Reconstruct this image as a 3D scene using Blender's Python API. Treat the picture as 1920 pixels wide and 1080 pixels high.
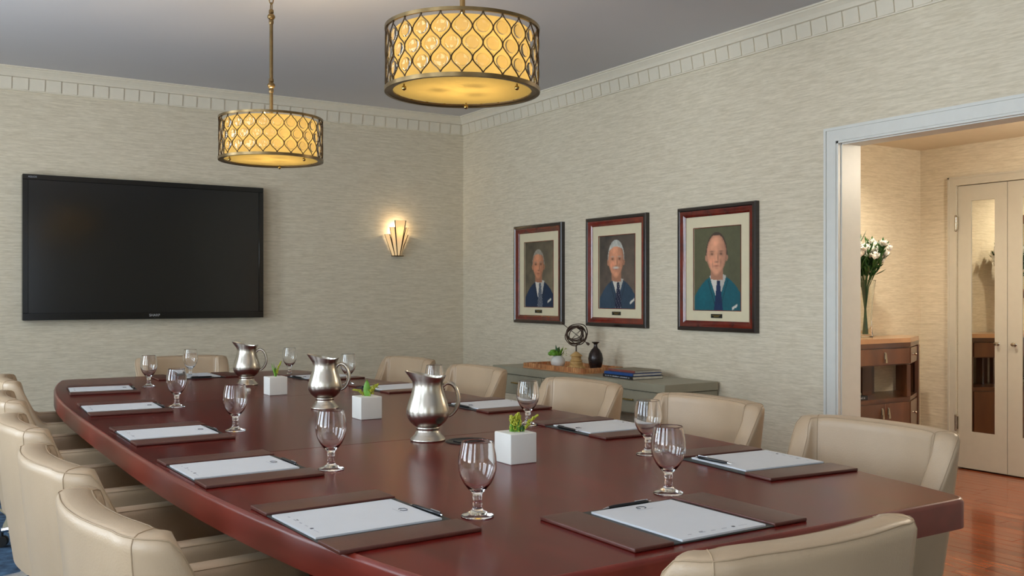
import bpy, bmesh, math, random
from mathutils import Vector, Matrix, Euler
PI = math.pi
random.seed(7)
for o in list(bpy.data.objects): bpy.data.objects.remove(o)
sc = bpy.context.scene
C = sc.collection

def lin(c):
    return tuple(((v/255)/12.92 if v/255 <= .04045 else ((v/255+.055)/1.055)**2.4) for v in c)

# ---------------------------------------------------------------- camera
cam = bpy.data.cameras.new('camera'); co = bpy.data.objects.new('camera', cam); C.objects.link(co)
co.location = (0, 0, 1.25); co.rotation_euler = (PI/2, 0, -math.radians(32.5))
cam.sensor_width = 36; cam.lens = 1807/1920*36; cam.shift_y = 12/1920; cam.clip_start = .05
sc.camera = co
# ---------------------------------------------------------------- world, lights, exposure
sc.view_settings.view_transform = 'Standard'; sc.view_settings.look = 'None'
sc.view_settings.gamma = 1; sc.view_settings.use_curve_mapping = False
sc.view_settings.exposure = 0.19
w = bpy.data.worlds.new('world'); sc.world = w; w.use_nodes = True
wb = w.node_tree.nodes['Background']; wb.inputs[0].default_value = (.75, .87, 1, 1); wb.inputs[1].default_value = 1.2

def area(name, loc, rot, sx, sy, power, color, spread=180):
    l = bpy.data.lights.new(name, 'AREA'); l.shape = 'RECTANGLE'; l.size = sx; l.size_y = sy
    l.energy = power; l.color = color; l.spread = math.radians(spread)
    o = bpy.data.objects.new(name, l); C.objects.link(o); o.location = loc; o.rotation_euler = rot
    return o
WINY = (-.75, 1.25, 3.25, 5.35)      # tall left-wall windows; the farthest is added to light the back wall
for wy, pw_, fill_pw in zip(WINY, (45, 45, 60, 80), (125, 120, 80, 45)):
    area('window_daylight', (-1.95, wy, 1.6), (0, -PI/2, 0), 1.9, 1.25, pw_, (.76, .89, 1.0))
    # added fill lamp outside, aimed up through the window to brighten the ceiling
    area('ceiling_fill', (-2.6, wy, .25), (0, -math.radians(128), 0), 1.4, 1.6, fill_pw, (1.0, .97, .92))
area('window_daylight', (1.0, -2.55, 1.6), (PI/2, 0, 0), 1.5, 1.9, 4, (.88, .94, 1.0))
# spot lamp, used for an unseen hall light added near the buffet
def spot(name, loc, power, color, r=.06, ang=110):
    l = bpy.data.lights.new(name, 'SPOT'); l.energy = power; l.color = color; l.shadow_soft_size = r
    l.spot_size = math.radians(ang); l.spot_blend = .8
    o = bpy.data.objects.new(name, l); C.objects.link(o); o.location = loc
    return o
WARM = (1, .78, .52)
spot('hall_wall_fill', (5.3, 3.9, 2.30), 50, (1, .88, .70), .05, 150)  # added fill for the hall wall, without a fixture
l = bpy.data.lights.new('hall_fill_light', 'POINT'); l.energy = 36; l.color = (1, .89, .72); l.shadow_soft_size = .10  # added point lamp that evens out the hall, hidden by the opening head
o = bpy.data.objects.new('hall_fill_light', l); C.objects.link(o); o.location = (5.55, 2.5, 2.10)

# ---------------------------------------------------------------- materials
def new_mat(name):
    m = bpy.data.materials.new(name); m.use_nodes = True
    return m, m.node_tree, m.node_tree.nodes['Principled BSDF']
def mat(name, col, rough=.5, metal=0, var=.12, scale=20, bump=0, bscale=200, coat=0, coat_r=.1, spec=.5, stretch=(1, 1, 1), sheen=0):
    m, t, b = new_mat(name); c = lin(col)
    tc = t.nodes.new('ShaderNodeTexCoord'); mp = t.nodes.new('ShaderNodeMapping'); mp.inputs['Scale'].default_value = stretch
    t.links.new(tc.outputs['Object'], mp.inputs[0])
    n = t.nodes.new('ShaderNodeTexNoise'); n.inputs['Scale'].default_value = scale; n.inputs['Detail'].default_value = 5
    t.links.new(mp.outputs[0], n.inputs['Vector'])
    r = t.nodes.new('ShaderNodeValToRGB'); e = r.color_ramp.elements
    e[0].position = .3; e[1].position = .7
    e[0].color = (*[v*(1-var) for v in c], 1); e[1].color = (*[min(1, v*(1+var)) for v in c], 1)
    t.links.new(n.outputs['Fac'], r.inputs[0]); t.links.new(r.outputs[0], b.inputs['Base Color'])
    b.inputs['Roughness'].default_value = rough; b.inputs['Metallic'].default_value = metal
    b.inputs['Coat Weight'].default_value = coat; b.inputs['Coat Roughness'].default_value = coat_r
    b.inputs['Specular IOR Level'].default_value = spec
    if bump:
        n2 = t.nodes.new('ShaderNodeTexNoise'); n2.inputs['Scale'].default_value = bscale; n2.inputs['Detail'].default_value = 4
        t.links.new(mp.outputs[0], n2.inputs['Vector'])
        bp = t.nodes.new('ShaderNodeBump'); bp.inputs['Strength'].default_value = bump; bp.inputs['Distance'].default_value = .002
        t.links.new(n2.outputs['Fac'], bp.inputs['Height']); t.links.new(bp.outputs[0], b.inputs['Normal'])
    return m
def wood(name, c1, c2, rough=.35, scale=6, stretch=(1, 12, 1), coat=0, coat_r=.15):
    m, t, b = new_mat(name)
    tc = t.nodes.new('ShaderNodeTexCoord'); mp = t.nodes.new('ShaderNodeMapping'); mp.inputs['Scale'].default_value = stretch
    t.links.new(tc.outputs['Object'], mp.inputs[0])
    oi = t.nodes.new('ShaderNodeObjectInfo'); ad = t.nodes.new('ShaderNodeVectorMath'); ad.operation = 'ADD'
    ml = t.nodes.new('ShaderNodeMath'); ml.operation = 'MULTIPLY'; ml.inputs[1].default_value = 37
    t.links.new(oi.outputs['Random'], ml.inputs[0]); t.links.new(mp.outputs[0], ad.inputs[0]); t.links.new(ml.outputs[0], ad.inputs[1])
    n = t.nodes.new('ShaderNodeTexNoise'); n.inputs['Scale'].default_value = scale; n.inputs['Detail'].default_value = 6
    n.inputs['Distortion'].default_value = .6
    t.links.new(ad.outputs[0], n.inputs['Vector'])
    r = t.nodes.new('ShaderNodeValToRGB'); e = r.color_ramp.elements
    e[0].position = .3; e[1].position = .72; e[0].color = (*lin(c1), 1); e[1].color = (*lin(c2), 1)
    t.links.new(n.outputs['Fac'], r.inputs[0])
    hs = t.nodes.new('ShaderNodeHueSaturation'); mr = t.nodes.new('ShaderNodeMapRange')
    mr.inputs['To Min'].default_value = .82; mr.inputs['To Max'].default_value = 1.18
    t.links.new(oi.outputs['Random'], mr.inputs[0]); t.links.new(mr.outputs[0], hs.inputs['Value'])
    t.links.new(r.outputs[0], hs.inputs['Color']); t.links.new(hs.outputs[0], b.inputs['Base Color'])
    b.inputs['Roughness'].default_value = rough; b.inputs['Coat Weight'].default_value = coat; b.inputs['Coat Roughness'].default_value = coat_r
    return m
def wallpaper(name, c1, c2):
    m, t, b = new_mat(name)
    g = t.nodes.new('ShaderNodeNewGeometry'); sp = t.nodes.new('ShaderNodeSeparateXYZ'); t.links.new(g.outputs['Position'], sp.inputs[0])
    a = t.nodes.new('ShaderNodeMath'); a.operation = 'ADD'; t.links.new(sp.outputs[0], a.inputs[0]); t.links.new(sp.outputs[1], a.inputs[1])
    cb = t.nodes.new('ShaderNodeCombineXYZ'); t.links.new(a.outputs[0], cb.inputs[0]); t.links.new(sp.outputs[2], cb.inputs[2])
    def ns(sx, sz, det):
        mp = t.nodes.new('ShaderNodeMapping'); mp.inputs['Scale'].default_value = (sx, 1, sz); t.links.new(cb.outputs[0], mp.inputs[0])
        n = t.nodes.new('ShaderNodeTexNoise'); n.inputs['Scale'].default_value = 1; n.inputs['Detail'].default_value = det
        n.inputs['Distortion'].default_value = .4
        t.links.new(mp.outputs[0], n.inputs['Vector']); return n
    n1 = ns(6, 85, 3); n2 = ns(20, 240, 2)
    mx = t.nodes.new('ShaderNodeMath'); mx.operation = 'MULTIPLY_ADD'; mx.inputs[1].default_value = .45
    h = t.nodes.new('ShaderNodeMath'); h.operation = 'MULTIPLY'; h.inputs[1].default_value = .55
    t.links.new(n1.outputs['Fac'], h.inputs[0]); t.links.new(n2.outputs['Fac'], mx.inputs[0]); t.links.new(h.outputs[0], mx.inputs[2])
    r = t.nodes.new('ShaderNodeValToRGB'); e = r.color_ramp.elements
    e[0].position = .38; e[1].position = .62; e[0].color = (*lin(c1), 1); e[1].color = (*lin(c2), 1)
    t.links.new(mx.outputs[0], r.inputs[0]); t.links.new(r.outputs[0], b.inputs['Base Color'])
    bp = t.nodes.new('ShaderNodeBump'); bp.inputs['Strength'].default_value = .5; bp.inputs['Distance'].default_value = .003
    t.links.new(mx.outputs[0], bp.inputs['Height']); t.links.new(bp.outputs[0], b.inputs['Normal'])
    b.inputs['Roughness'].default_value = .55; b.inputs['Specular IOR Level'].default_value = .35
    return m
def carpet_mat():
    m, t, b = new_mat('carpet')
    tc = t.nodes.new('ShaderNodeTexCoord')
    n = t.nodes.new('ShaderNodeTexNoise'); n.inputs['Scale'].default_value = 14; n.inputs['Detail'].default_value = 8
    t.links.new(tc.outputs['Object'], n.inputs['Vector'])
    r = t.nodes.new('ShaderNodeValToRGB'); e = r.color_ramp.elements
    e[0].position = .35; e[1].position = .68; e[0].color = (*lin((22, 42, 66)), 1); e[1].color = (*lin((72, 104, 134)), 1)
    t.links.new(n.outputs['Fac'], r.inputs[0])
    wv = t.nodes.new('ShaderNodeTexWave'); wv.wave_type = 'BANDS'; wv.inputs['Scale'].default_value = 2.2
    wv.inputs['Distortion'].default_value = 5; wv.inputs['Detail'].default_value = 0; wv.inputs['Detail Scale'].default_value = .8
    t.links.new(tc.outputs['Object'], wv.inputs['Vector'])
    cr = t.nodes.new('ShaderNodeValToRGB'); f = cr.color_ramp.elements; f[0].position = .90; f[1].position = .94
    f[0].color = (0, 0, 0, 1); f[1].color = (1, 1, 1, 1)
    t.links.new(wv.outputs['Color'], cr.inputs[0])
    mx = t.nodes.new('ShaderNodeMix'); mx.data_type = 'RGBA'; mx.inputs[7].default_value = (*lin((172, 165, 140)), 1)
    t.links.new(cr.outputs[0], mx.inputs[0]); t.links.new(r.outputs[0], mx.inputs[6]); t.links.new(mx.outputs[2], b.inputs['Base Color'])
    b.inputs['Roughness'].default_value = .95
    return m
def glass(name, col=(1, 1, 1), rough=0, ior=1.47):
    m, t, b = new_mat(name)
    b.inputs['Base Color'].default_value = (*col, 1); b.inputs['Transmission Weight'].default_value = 1
    b.inputs['Roughness'].default_value = rough; b.inputs['IOR'].default_value = ior
    return m
def emit(name, col, s, rough=.5):
    m, t, b = new_mat(name)
    b.inputs['Base Color'].default_value = (*lin(col), 1); b.inputs['Emission Color'].default_value = (*lin(col), 1)
    b.inputs['Emission Strength'].default_value = s; b.inputs['Roughness'].default_value = rough
    return m
def translucent(name, col, s_em, mixf=.6, k=1):
    m = bpy.data.materials.new(name); m.use_nodes = True; t = m.node_tree; t.nodes.clear()
    o = t.nodes.new('ShaderNodeOutputMaterial'); d = t.nodes.new('ShaderNodeBsdfDiffuse'); tr = t.nodes.new('ShaderNodeBsdfTranslucent')
    e = t.nodes.new('ShaderNodeEmission'); mx = t.nodes.new('ShaderNodeMixShader'); ad = t.nodes.new('ShaderNodeAddShader')
    c = (*lin(col), 1); d.inputs[0].default_value = (c[0]*k, c[1]*k, c[2]*k, 1); tr.inputs[0].default_value = (c[0]*k, c[1]*k, c[2]*k, 1); e.inputs[0].default_value = c; e.inputs[1].default_value = s_em
    mx.inputs[0].default_value = mixf
    t.links.new(d.outputs[0], mx.inputs[1]); t.links.new(tr.outputs[0], mx.inputs[2])
    t.links.new(mx.outputs[0], ad.inputs[0]); t.links.new(e.outputs[0], ad.inputs[1]); t.links.new(ad.outputs[0], o.inputs[0])
    return m

M = {}
M['paper_wall'] = wallpaper('strie_wallpaper', (207, 195, 171), (230, 219, 197))
M['ceiling'] = mat('ceiling_paint', (200, 199, 203), .8, var=.02, scale=1)
M['hall_ceiling'] = mat('hall_ceiling_paint', (225, 212, 188), .8, var=.02)
M['trim'] = mat('white_trim_paint', (222, 222, 216), .4, var=.02)
M['crown'] = mat('warm_white_crown_paint', (226, 217, 198), .5, var=.02)
M['cream'] = mat('cream_door_paint', (204, 198, 182), .35, var=.02)
M['carpet'] = carpet_mat()
M['plank'] = wood('red_brown_floorboard', (116, 50, 25), (176, 94, 52), .22, 4, (9, .9, 1), coat=.5, coat_r=.1)
M['table'] = wood('mahogany_veneer', (76, 12, 9), (100, 21, 16), .24, 5, (3, .5, 3), coat=0)
M['table'].node_tree.nodes['Principled BSDF'].inputs['Specular IOR Level'].default_value = .20
M['table_edge'] = wood('red_mahogany_edge', (98, 32, 24), (124, 45, 33), .3, 5, (1.5, .4, 3), coat=0)
M['seam'] = mat('dark_seam', (28, 14, 12), .6)
M['leather'] = mat('tan_leather', (182, 158, 130), .38, var=.05, scale=6, bump=.25, bscale=260, spec=.55)
M['stitch'] = mat('leather_seam_thread', (166, 143, 115), .6, var=.05)
M['chrome'] = mat('polished_chrome', (200, 202, 206), .12, 1, var=.02)
M['rubber'] = mat('black_plastic', (22, 22, 24), .4, var=.1)
M['folio'] = mat('brown_folio_leather', (86, 44, 36), .33, var=.12, scale=30, bump=.2, bscale=400)
M['mat'] = mat('charcoal_blotter', (48, 52, 50), .5, var=.1, scale=60, bump=.15, bscale=500)
M['pad'] = mat('white_notepaper', (208, 211, 216), .6, var=.01)
M['ink'] = mat('grey_print', (60, 62, 70), .6, var=.05)
M['inklight'] = mat('pale_grey_print', (168, 172, 182), .6, var=.05)
M['pen'] = mat('black_pen_barrel', (24, 26, 30), .2, var=.05)
M['pewter'] = mat('brushed_pewter', (194, 187, 176), .27, 1, var=.05, scale=12, bump=.04, bscale=80)
M['glass'] = glass('clear_glass')
M['vase_glass'] = glass('vase_glass', (.97, 1, .98))
M['cube'] = mat('white_ceramic', (222, 220, 214), .35, var=.02, spec=.5)
M['soil'] = mat('dark_moss', (40, 46, 22), .9)
M['green'] = mat('fresh_green_leaf', (104, 156, 44), .45, var=.2, scale=40)
M['dgreen'] = mat('dark_green_leaf', (40, 84, 34), .4, var=.25, scale=30)
M['yellow'] = mat('yellow_green_bud', (164, 168, 46), .6, var=.2, scale=60)
M['white_petal'] = mat('white_petal', (240, 238, 230), .6, var=.04)
M['bronze'] = mat('antique_brass', (118, 98, 66), .32, .85, var=.15, scale=40)
M['wire'] = mat('dark_bronze_wire', (82, 64, 42), .35, .8, var=.1)
M['brass'] = mat('brushed_brass', (176, 152, 96), .25, 1, var=.08)
M['shade'] = translucent('amber_fabric_shade', (246, 212, 128), .26, .5, .10)
M['diffuser'] = translucent('amber_diffuser', (248, 214, 126), .19, .5, .068)
M['crystal'] = glass('pale_crystal', (1, .95, .86), .06)
M['tvbezel'] = mat('gloss_black_bezel', (9, 10, 11), .18, var=.02)
M['screen'] = mat('dark_screen_glass', (12, 15, 18), .16, var=.01, spec=.6)
M['silver_print'] = mat('silver_print', (190, 192, 195), .3, .3)
M['frame_dark'] = mat('dark_frame_lip', (30, 16, 14), .22, var=.1, coat=.5)
M['frame_red'] = wood('mahogany_frame', (84, 18, 8), (130, 36, 14), .2, 5, (2, 2, 2), coat=.7)
M['matboard'] = mat('cream_matboard', (222, 210, 178), .8, var=.02)
M['plaque'] = mat('black_plaque', (20, 18, 10), .3)
M['sconce_glass'] = translucent('frosted_sconce_glass', (255, 226, 176), .42, .5, .5)
M['console'] = mat('olive_grey_lacquer', (158, 152, 132), .42, var=.06, scale=8)
M['gap'] = mat('shadow_gap', (20, 18, 14), .8)
M['rattan'] = wood('woven_rattan', (172, 104, 60), (214, 160, 108), .55, 9, (1, 1, 1))
M['sand'] = mat('carved_pale_wood', (196, 158, 100), .6, var=.15, scale=30)
M['iron'] = mat('dark_iron', (74, 56, 44), .45, .4, var=.2, scale=40)
M['darkvase'] = mat('dark_bronze_glaze', (44, 34, 32), .25, .3, var=.2, scale=14)
M['buffet'] = wood('walnut_buffet', (80, 47, 30), (114, 72, 46), .3, 4, (1.5, 1.5, .5), coat=.4)
M['buffet_top'] = wood('pale_buffet_top', (170, 128, 92), (196, 154, 116), .25, 4, (1, 1, 1), coat=.4)
M['mirror'] = mat('mirror_silver', (226, 226, 220), .015, 1, var=0)
M['nickel'] = mat('satin_nickel', (190, 184, 172), .25, 1)
M['book_blue'] = mat('blue_book_cloth', (28, 74, 138), .5)
M['book_black'] = mat('black_book_cover', (26, 26, 32), .35)
M['book_tan'] = mat('grey_tan_cover', (120, 108, 84), .45, var=.2, scale=8)
M['book_red'] = mat('faded_red_spine', (132, 70, 60), .5)
M['pages'] = mat('book_pages', (216, 208, 190), .8)
M['window_frame'] = mat('white_window_frame', (228, 228, 224), .4)

# ---------------------------------------------------------------- geometry helpers
def obj(name, bm, m, parent=None, smooth=True, angle=40):
    me = bpy.data.meshes.new(name)
    bmesh.ops.recalc_face_normals(bm, faces=bm.faces)
    if smooth:
        for f in bm.faces: f.smooth = True
        lim = math.radians(angle)
        for e in bm.edges:
            if len(e.link_faces) == 2:
                try:
                    if e.calc_face_angle() > lim: e.smooth = False
                except ValueError: pass
    bm.to_mesh(me); bm.free()
    me.materials.append(m)
    o = bpy.data.objects.new(name, me); C.objects.link(o)
    if parent: o.parent = parent
    return o
def bx(bm, x0, x1, y0, y1, z0, z1, bevel=0, seg=2, mtx=None):
    r = bmesh.ops.create_cube(bm, size=1)
    vs = r['verts']
    bmesh.ops.scale(bm, vec=(abs(x1-x0), abs(y1-y0), abs(z1-z0)), verts=vs)
    bmesh.ops.translate(bm, vec=((x0+x1)/2, (y0+y1)/2, (z0+z1)/2), verts=vs)
    if mtx: bmesh.ops.transform(bm, matrix=mtx, verts=vs)
    if bevel:
        es = list({e for v in vs for e in v.link_edges})
        bmesh.ops.bevel(bm, geom=es, offset=bevel, segments=seg, profile=.6, affect='EDGES')
    return bm
def box(x0, x1, y0, y1, z0, z1, bevel=0, seg=2, mtx=None):
    return bx(bmesh.new(), x0, x1, y0, y1, z0, z1, bevel, seg, mtx)
def lathe(prof, n=32, bm=None, cx=0, cy=0, cz=0, closed=False):
    bm = bm or bmesh.new(); rings = []
    for r, z in prof:
        if r < 1e-5: rings.append([bm.verts.new((cx, cy, cz+z))])
        else: rings.append([bm.verts.new((cx+r*math.cos(2*PI*i/n), cy+r*math.sin(2*PI*i/n), cz+z)) for i in range(n)])
    pairs = list(zip(rings, rings[1:]))
    if closed: pairs.append((rings[-1], rings[0]))
    for a, b in pairs:
        for i in range(n):
            j = (i+1) % n
            if len(a) == 1 and len(b) == 1: continue
            if len(a) == 1: bm.faces.new((a[0], b[j], b[i]))
            elif len(b) == 1: bm.faces.new((a[i], a[j], b[0]))
            else: bm.faces.new((a[i], a[j], b[j], b[i]))
    return bm
def tube(pts, r, n=8, bm=None, closed=False, flat=None):
    bm = bm or bmesh.new(); pts = [Vector(p) for p in pts]; k = len(pts); rings = []
    rs = r if isinstance(r, (list, tuple)) else [r]*k
    up = Vector((0, 0, 1)); prev = None
    for i, p in enumerate(pts):
        if closed: t = pts[(i+1) % k]-pts[(i-1) % k]
        else: t = pts[min(i+1, k-1)]-pts[max(i-1, 0)]
        if t.length < 1e-9: t = Vector((0, 0, 1))
        t.normalize()
        if prev is None:
            a = up if abs(t.dot(up)) < .95 else Vector((1, 0, 0))
            u = (a-t*a.dot(t)).normalized()
        else:
            u = prev-t*prev.dot(t)
            u = u.normalized() if u.length > 1e-6 else t.orthogonal().normalized()
        prev = u; v = t.cross(u)
        f = flat if flat else 1
        rings.append([bm.verts.new(p+(u*math.cos(2*PI*j/n)+v*math.sin(2*PI*j/n)*f)*rs[i]) for j in range(n)])
    for i in range(k if closed else k-1):
        a, b = rings[i], rings[(i+1) % k]
        for j in range(n): bm.faces.new((a[j], a[(j+1) % n], b[(j+1) % n], b[j]))
    if not closed:
        bm.faces.new(rings[0][::-1]); bm.faces.new(rings[-1])
    return bm
def prism(poly, z0, z1, bm=None, bevel=0):
    bm = bm or bmesh.new()
    a = [bm.verts.new((x, y, z0)) for x, y in poly]; b = [bm.verts.new((x, y, z1)) for x, y in poly]; n = len(poly)
    bm.faces.new(a[::-1]); top = bm.faces.new(b)
    for i in range(n): bm.faces.new((a[i], a[(i+1) % n], b[(i+1) % n], b[i]))
    if bevel: bmesh.ops.bevel(bm, geom=list(top.edges), offset=bevel, segments=3, profile=.5, affect='EDGES')
    return bm
def ball(r, loc=(0, 0, 0), bm=None, u=10, v=7, s=(1, 1, 1)):
    bm = bm or bmesh.new(); q = bmesh.ops.create_uvsphere(bm, u_segments=u, v_segments=v, radius=r)['verts']
    bmesh.ops.scale(bm, vec=s, verts=q); bmesh.ops.translate(bm, vec=loc, verts=q); return bm
def thing(name, label, cat, loc=(0, 0, 0), rz=0, group=None):
    o = bpy.data.objects.new(name, None); C.objects.link(o); o.location = loc; o.rotation_euler = (0, 0, rz)
    o.empty_display_size = .05
    o['label'] = label; o['category'] = cat
    if group: o['group'] = group
    return o
def tag(o, label, cat, group=None):
    o['label'] = label; o['category'] = cat
    if group: o['group'] = group
    return o
def struct(name, bm, m, parent=None, smooth=False):
    o = obj(name, bm, m, parent, smooth)
    if not parent: o['kind'] = 'structure'
    return o
def dup(root, loc, rz, label, group=None):
    r = root.copy(); C.objects.link(r); r.location = loc; r.rotation_euler = (0, 0, rz); r['label'] = label
    if group: r['group'] = group
    for ch in list(root.children):
        c = ch.copy(); C.objects.link(c); c.parent = r
        for g in list(ch.children):
            d = g.copy(); C.objects.link(d); d.parent = c
    return r
def share(name, me, parent, loc=(0, 0, 0), rot=(0, 0, 0), scale=(1, 1, 1)):
    o = bpy.data.objects.new(name, me); C.objects.link(o); o.parent = parent
    o.location = loc; o.rotation_euler = rot; o.scale = scale; return o

# ---------------------------------------------------------------- room shell
XW, YW, XL, YF, ZC = 4.30, 7.57, -1.60, -2.20, 2.84
JX = 4.465; OY0, OY1, OZ = 1.35, 3.46, 2.08       # opening in the right wall
HX, HY, HZ, HF = 6.423, 4.42, 2.32, .6
bm = bmesh.new()
bx(bm, XL-.15, 3.75, YF-.15, YW+.15, -.08, 0)
struct('floor', bm, M['carpet'])
fl = struct('trim_1', box(3.75, HX+.3, YF-.15, YW+.15, -.08, -.006), M['gap'])
# floorboards run along y
pw = .083; k = 0
plank_meshes = {}
x = 3.752
while x < HX-.005:
    inroom = x+pw < XW+.02
    y0 = 1.4-random.random()*1.2; yend = (YW if x < XW else HY)
    while y0 < yend:
        L = .75+random.random()*.7
        a, b = y0, min(y0+L, yend)
        if b-a > .05:
            me = None
            o = obj('plank', box(0, pw-.0016, 0, b-a-.0016, 0, .006+random.random()*.0006, .0008, 1), M['plank'], fl, smooth=False)
            o.location = (x, a, -.006)
        y0 = b if b < yend else yend+1
    x += pw
# walls
struct('wall_back', box(XL-.15, JX, YW, YW+.15, 0, ZC+.1), M['paper_wall'])
bm = bmesh.new()
bx(bm, XW, JX, OY1, YW, 0, ZC+.1); bx(bm, XW, JX, YF-.15, OY0, 0, ZC+.1); bx(bm, XW, JX, OY0, OY1, OZ, ZC+.1)
struct('wall_right', bm, M['paper_wall'])
bm = bmesh.new()    # left wall with its window openings, the farthest one added for light
ys = [YF-.15]
for wy in WINY: ys += [wy-.6, wy+.6]
ys.append(YW+.15)
for i in range(0, len(ys), 2): bx(bm, XL-.15, XL, ys[i], ys[i+1], 0, ZC+.1)
for wy in WINY:
    bx(bm, XL-.15, XL, wy-.6, wy+.6, 0, .7); bx(bm, XL-.15, XL, wy-.6, wy+.6, 2.5, ZC+.1)
struct('wall_left', bm, M['paper_wall'])
bm = bmesh.new()
bx(bm, XL-.15, .3, YF-.15, YF, 0, ZC+.1); bx(bm, 1.7, JX, YF-.15, YF, 0, ZC+.1)
bx(bm, .3, 1.7, YF-.15, YF, 0, .7); bx(bm, .3, 1.7, YF-.15, YF, 2.5, ZC+.1)
struct('wall_front', bm, M['paper_wall'])
struct('ceiling', box(XL-.15, JX, YF-.15, YW+.15, ZC, ZC+.1), M['ceiling'])
def window(n, horizontal, c, lo):
    bm = bmesh.new()
    def b4(a0, a1, z0, z1, d0=-.06, d1=-.02):
        if horizontal: bx(bm, c+a0, c+a1, lo+d0, lo+d1, z0, z1)
        else: bx(bm, lo+d0, lo+d1, c+a0, c+a1, z0, z1)
    hw = .7 if horizontal else .6
    b4(-hw, hw, .7, .76); b4(-hw, hw, 2.44, 2.5); b4(-hw, -hw+.05, .7, 2.5); b4(hw-.05, hw, .7, 2.5)
    b4(-.02, .02, .76, 2.44); b4(-hw, hw, 1.58, 1.62)
    struct('window_%d' % n, bm, M['window_frame'])
for i, wy in enumerate(WINY): window(i+1, False, wy, XL)
window(5, True, 1.0, YF)
# baseboards
for nm, a in (('baseboard_back', (XL, XW, YW-.015, YW)), ('baseboard_right', (XW-.015, XW, OY1+.07, YW-.015)),
              ('baseboard_left', (XL, XL+.015, YF, YW-.015)), ('baseboard_front', (XL+.015, XW, YF, YF+.015))):
    b = box(*a, 0, .11); bx(b, a[0]-(0 if 'back' in nm or 'front' in nm else -.003), a[1], a[2], a[3], .11, .125)
    struct(nm, b, M['trim'])
# crown moulding: plain upper run + slanted fluted blocks below it
def crown(name, axis, a0, a1, base, sgn):
    """profile extruded along a wall; axis 'x' -> runs in x along y=base"""
    prof = [(0, 2.68), (.012, 2.68), (.012, 2.690), (.026, 2.768), (.040, 2.772), (.040, 2.782), (.046, 2.796), (.058, 2.812), (.066, 2.820), (.066, 2.828), (.074, 2.830), (.074, 2.84), (0, 2.84)]
    bm = bmesh.new(); R = []
    for a in (a0, a1):
        R.append([bm.verts.new((a, base+sgn*d, z) if axis == 'x' else (base+sgn*d, a, z)) for d, z in prof])
    n = len(prof)
    for i in range(n): bm.faces.new((R[0][i], R[0][(i+1) % n], R[1][(i+1) % n], R[1][i]))
    bm.faces.new(R[0]); bm.faces.new(R[1][::-1])
    return struct(name, bm, M['crown'])
def crown_block(w=.1055, rev=False):
    bm = bmesh.new(); g = .0005
    pr = [(.012, 2.6875), (.026, 2.768)]
    a = [(g, .001), (w-g, .009)] if not rev else [(g, .012), (w-g, .001)]
    v = []
    for x_, e in a:
        v.append([bm.verts.new((x_, 0, 2.688)), bm.verts.new((x_, -(.013+e), 2.688)), bm.verts.new((x_, -(.026+e), 2.7675)), bm.verts.new((x_, 0, 2.7675))])
    for i in range(4): bm.faces.new((v[0][i], v[0][(i+1) % 4], v[1][(i+1) % 4], v[1][i]))
    bm.faces.new(v[0][::-1]); bm.faces.new(v[1])
    o = obj('block', bm, M['crown'], None, False); me = o.data; bpy.data.objects.remove(o); return me
cbk = crown('trim_2', 'x', XL, XW, YW, -1)
crt = crown('trim_3', 'y', YF, YW, XW, -1)
crown('trim_4', 'y', YF, YW, XL, 1); crown('trim_5', 'x', XL, XW, YF, 1)
bme = crown_block(); bmr = crown_block(rev=True)
x = XW-.045-.1055
while x > .3: share('block', bme, cbk, (x, YW, 0)); x -= .1055
y = YW-.045
while y > 2.0: share('block', bme, crt, (XW, y, 0), (0, 0, -PI/2)); y -= .1055
# cased opening in the right wall
bm = bmesh.new()
for (x0, x1, cz) in ((XW-.018, XW, 0), (JX, JX+.018, 0)):
    bx(bm, x0, x1, OY1, OY1+.075, 0, OZ+.075); bx(bm, x0, x1, OY0-.075, OY0, 0, OZ+.075); bx(bm, x0, x1, OY0, OY1, OZ, OZ+.075)
bx(bm, XW-.026, XW, OY1+.060, OY1+.075, 0, OZ+.075); bx(bm, XW-.026, XW, OY0-.075, OY1+.06, OZ+.060, OZ+.075)
struct('trim_6', bm, M['trim'])
bm = bmesh.new()
bx(bm, XW-.012, JX+.01, OY1-.012, OY1+.002, 0, OZ); bx(bm, XW-.012, JX+.01, OY0-.002, OY0+.012, 0, OZ); bx(bm, XW-.012, JX+.01, OY0, OY1, OZ-.012, OZ+.002)
bx(bm, XW+.012, XW+.022, OY1-.018, OY1-.01, 0, OZ-.01); bx(bm, XW+.012, XW+.022, OY0, OY1, OZ-.018, OZ-.01)
struct('trim_7', bm, M['trim'])
# hall beyond the opening
struct('wall_hall_back', box(JX, HX+.15, HY, HY+.12, 0, HZ+.1), M['paper_wall'])
bm = bmesh.new()
DY0, DY1, DZ = 3.38, 4.125, 2.03     # doorway of the mirrored pair
bx(bm, HX, HX+.12, DY1, HY, 0, HZ+.1); bx(bm, HX, HX+.12, HF, DY0, 0, HZ+.1); bx(bm, HX, HX+.12, DY0, DY1, DZ, HZ+.1)
bx(bm, HX+.09, HX+.12, DY0, DY1, 0, DZ)
struct('wall_hall_right', bm, M['paper_wall'])
struct('wall_hall_front', box(JX, HX+.15, HF-.12, HF, 0, HZ+.1), M['paper_wall'])
struct('ceiling_hall', box(JX, HX+.15, HF, HY, HZ, HZ+.1), M['hall_ceiling'])
bm = bmesh.new()
bx(bm, HX-.016, HX, DY1, DY1+.062, 0, DZ+.062); bx(bm, HX-.016, HX, DY0-.062, DY0, 0, DZ+.062); bx(bm, HX-.016, HX, DY0, DY1, DZ, DZ+.062)
bx(bm, HX-.022, HX, DY1+.05, DY1+.062, 0, DZ+.062); bx(bm, HX-.022, HX, DY0-.062, DY1+.062, DZ+.05, DZ+.062)
struct('trim_8', bm, M['cream'])
struct('baseboard_hall', box(HX-.014, HX, DY1+.062, HY, 0, .115), M['cream'])
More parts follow.
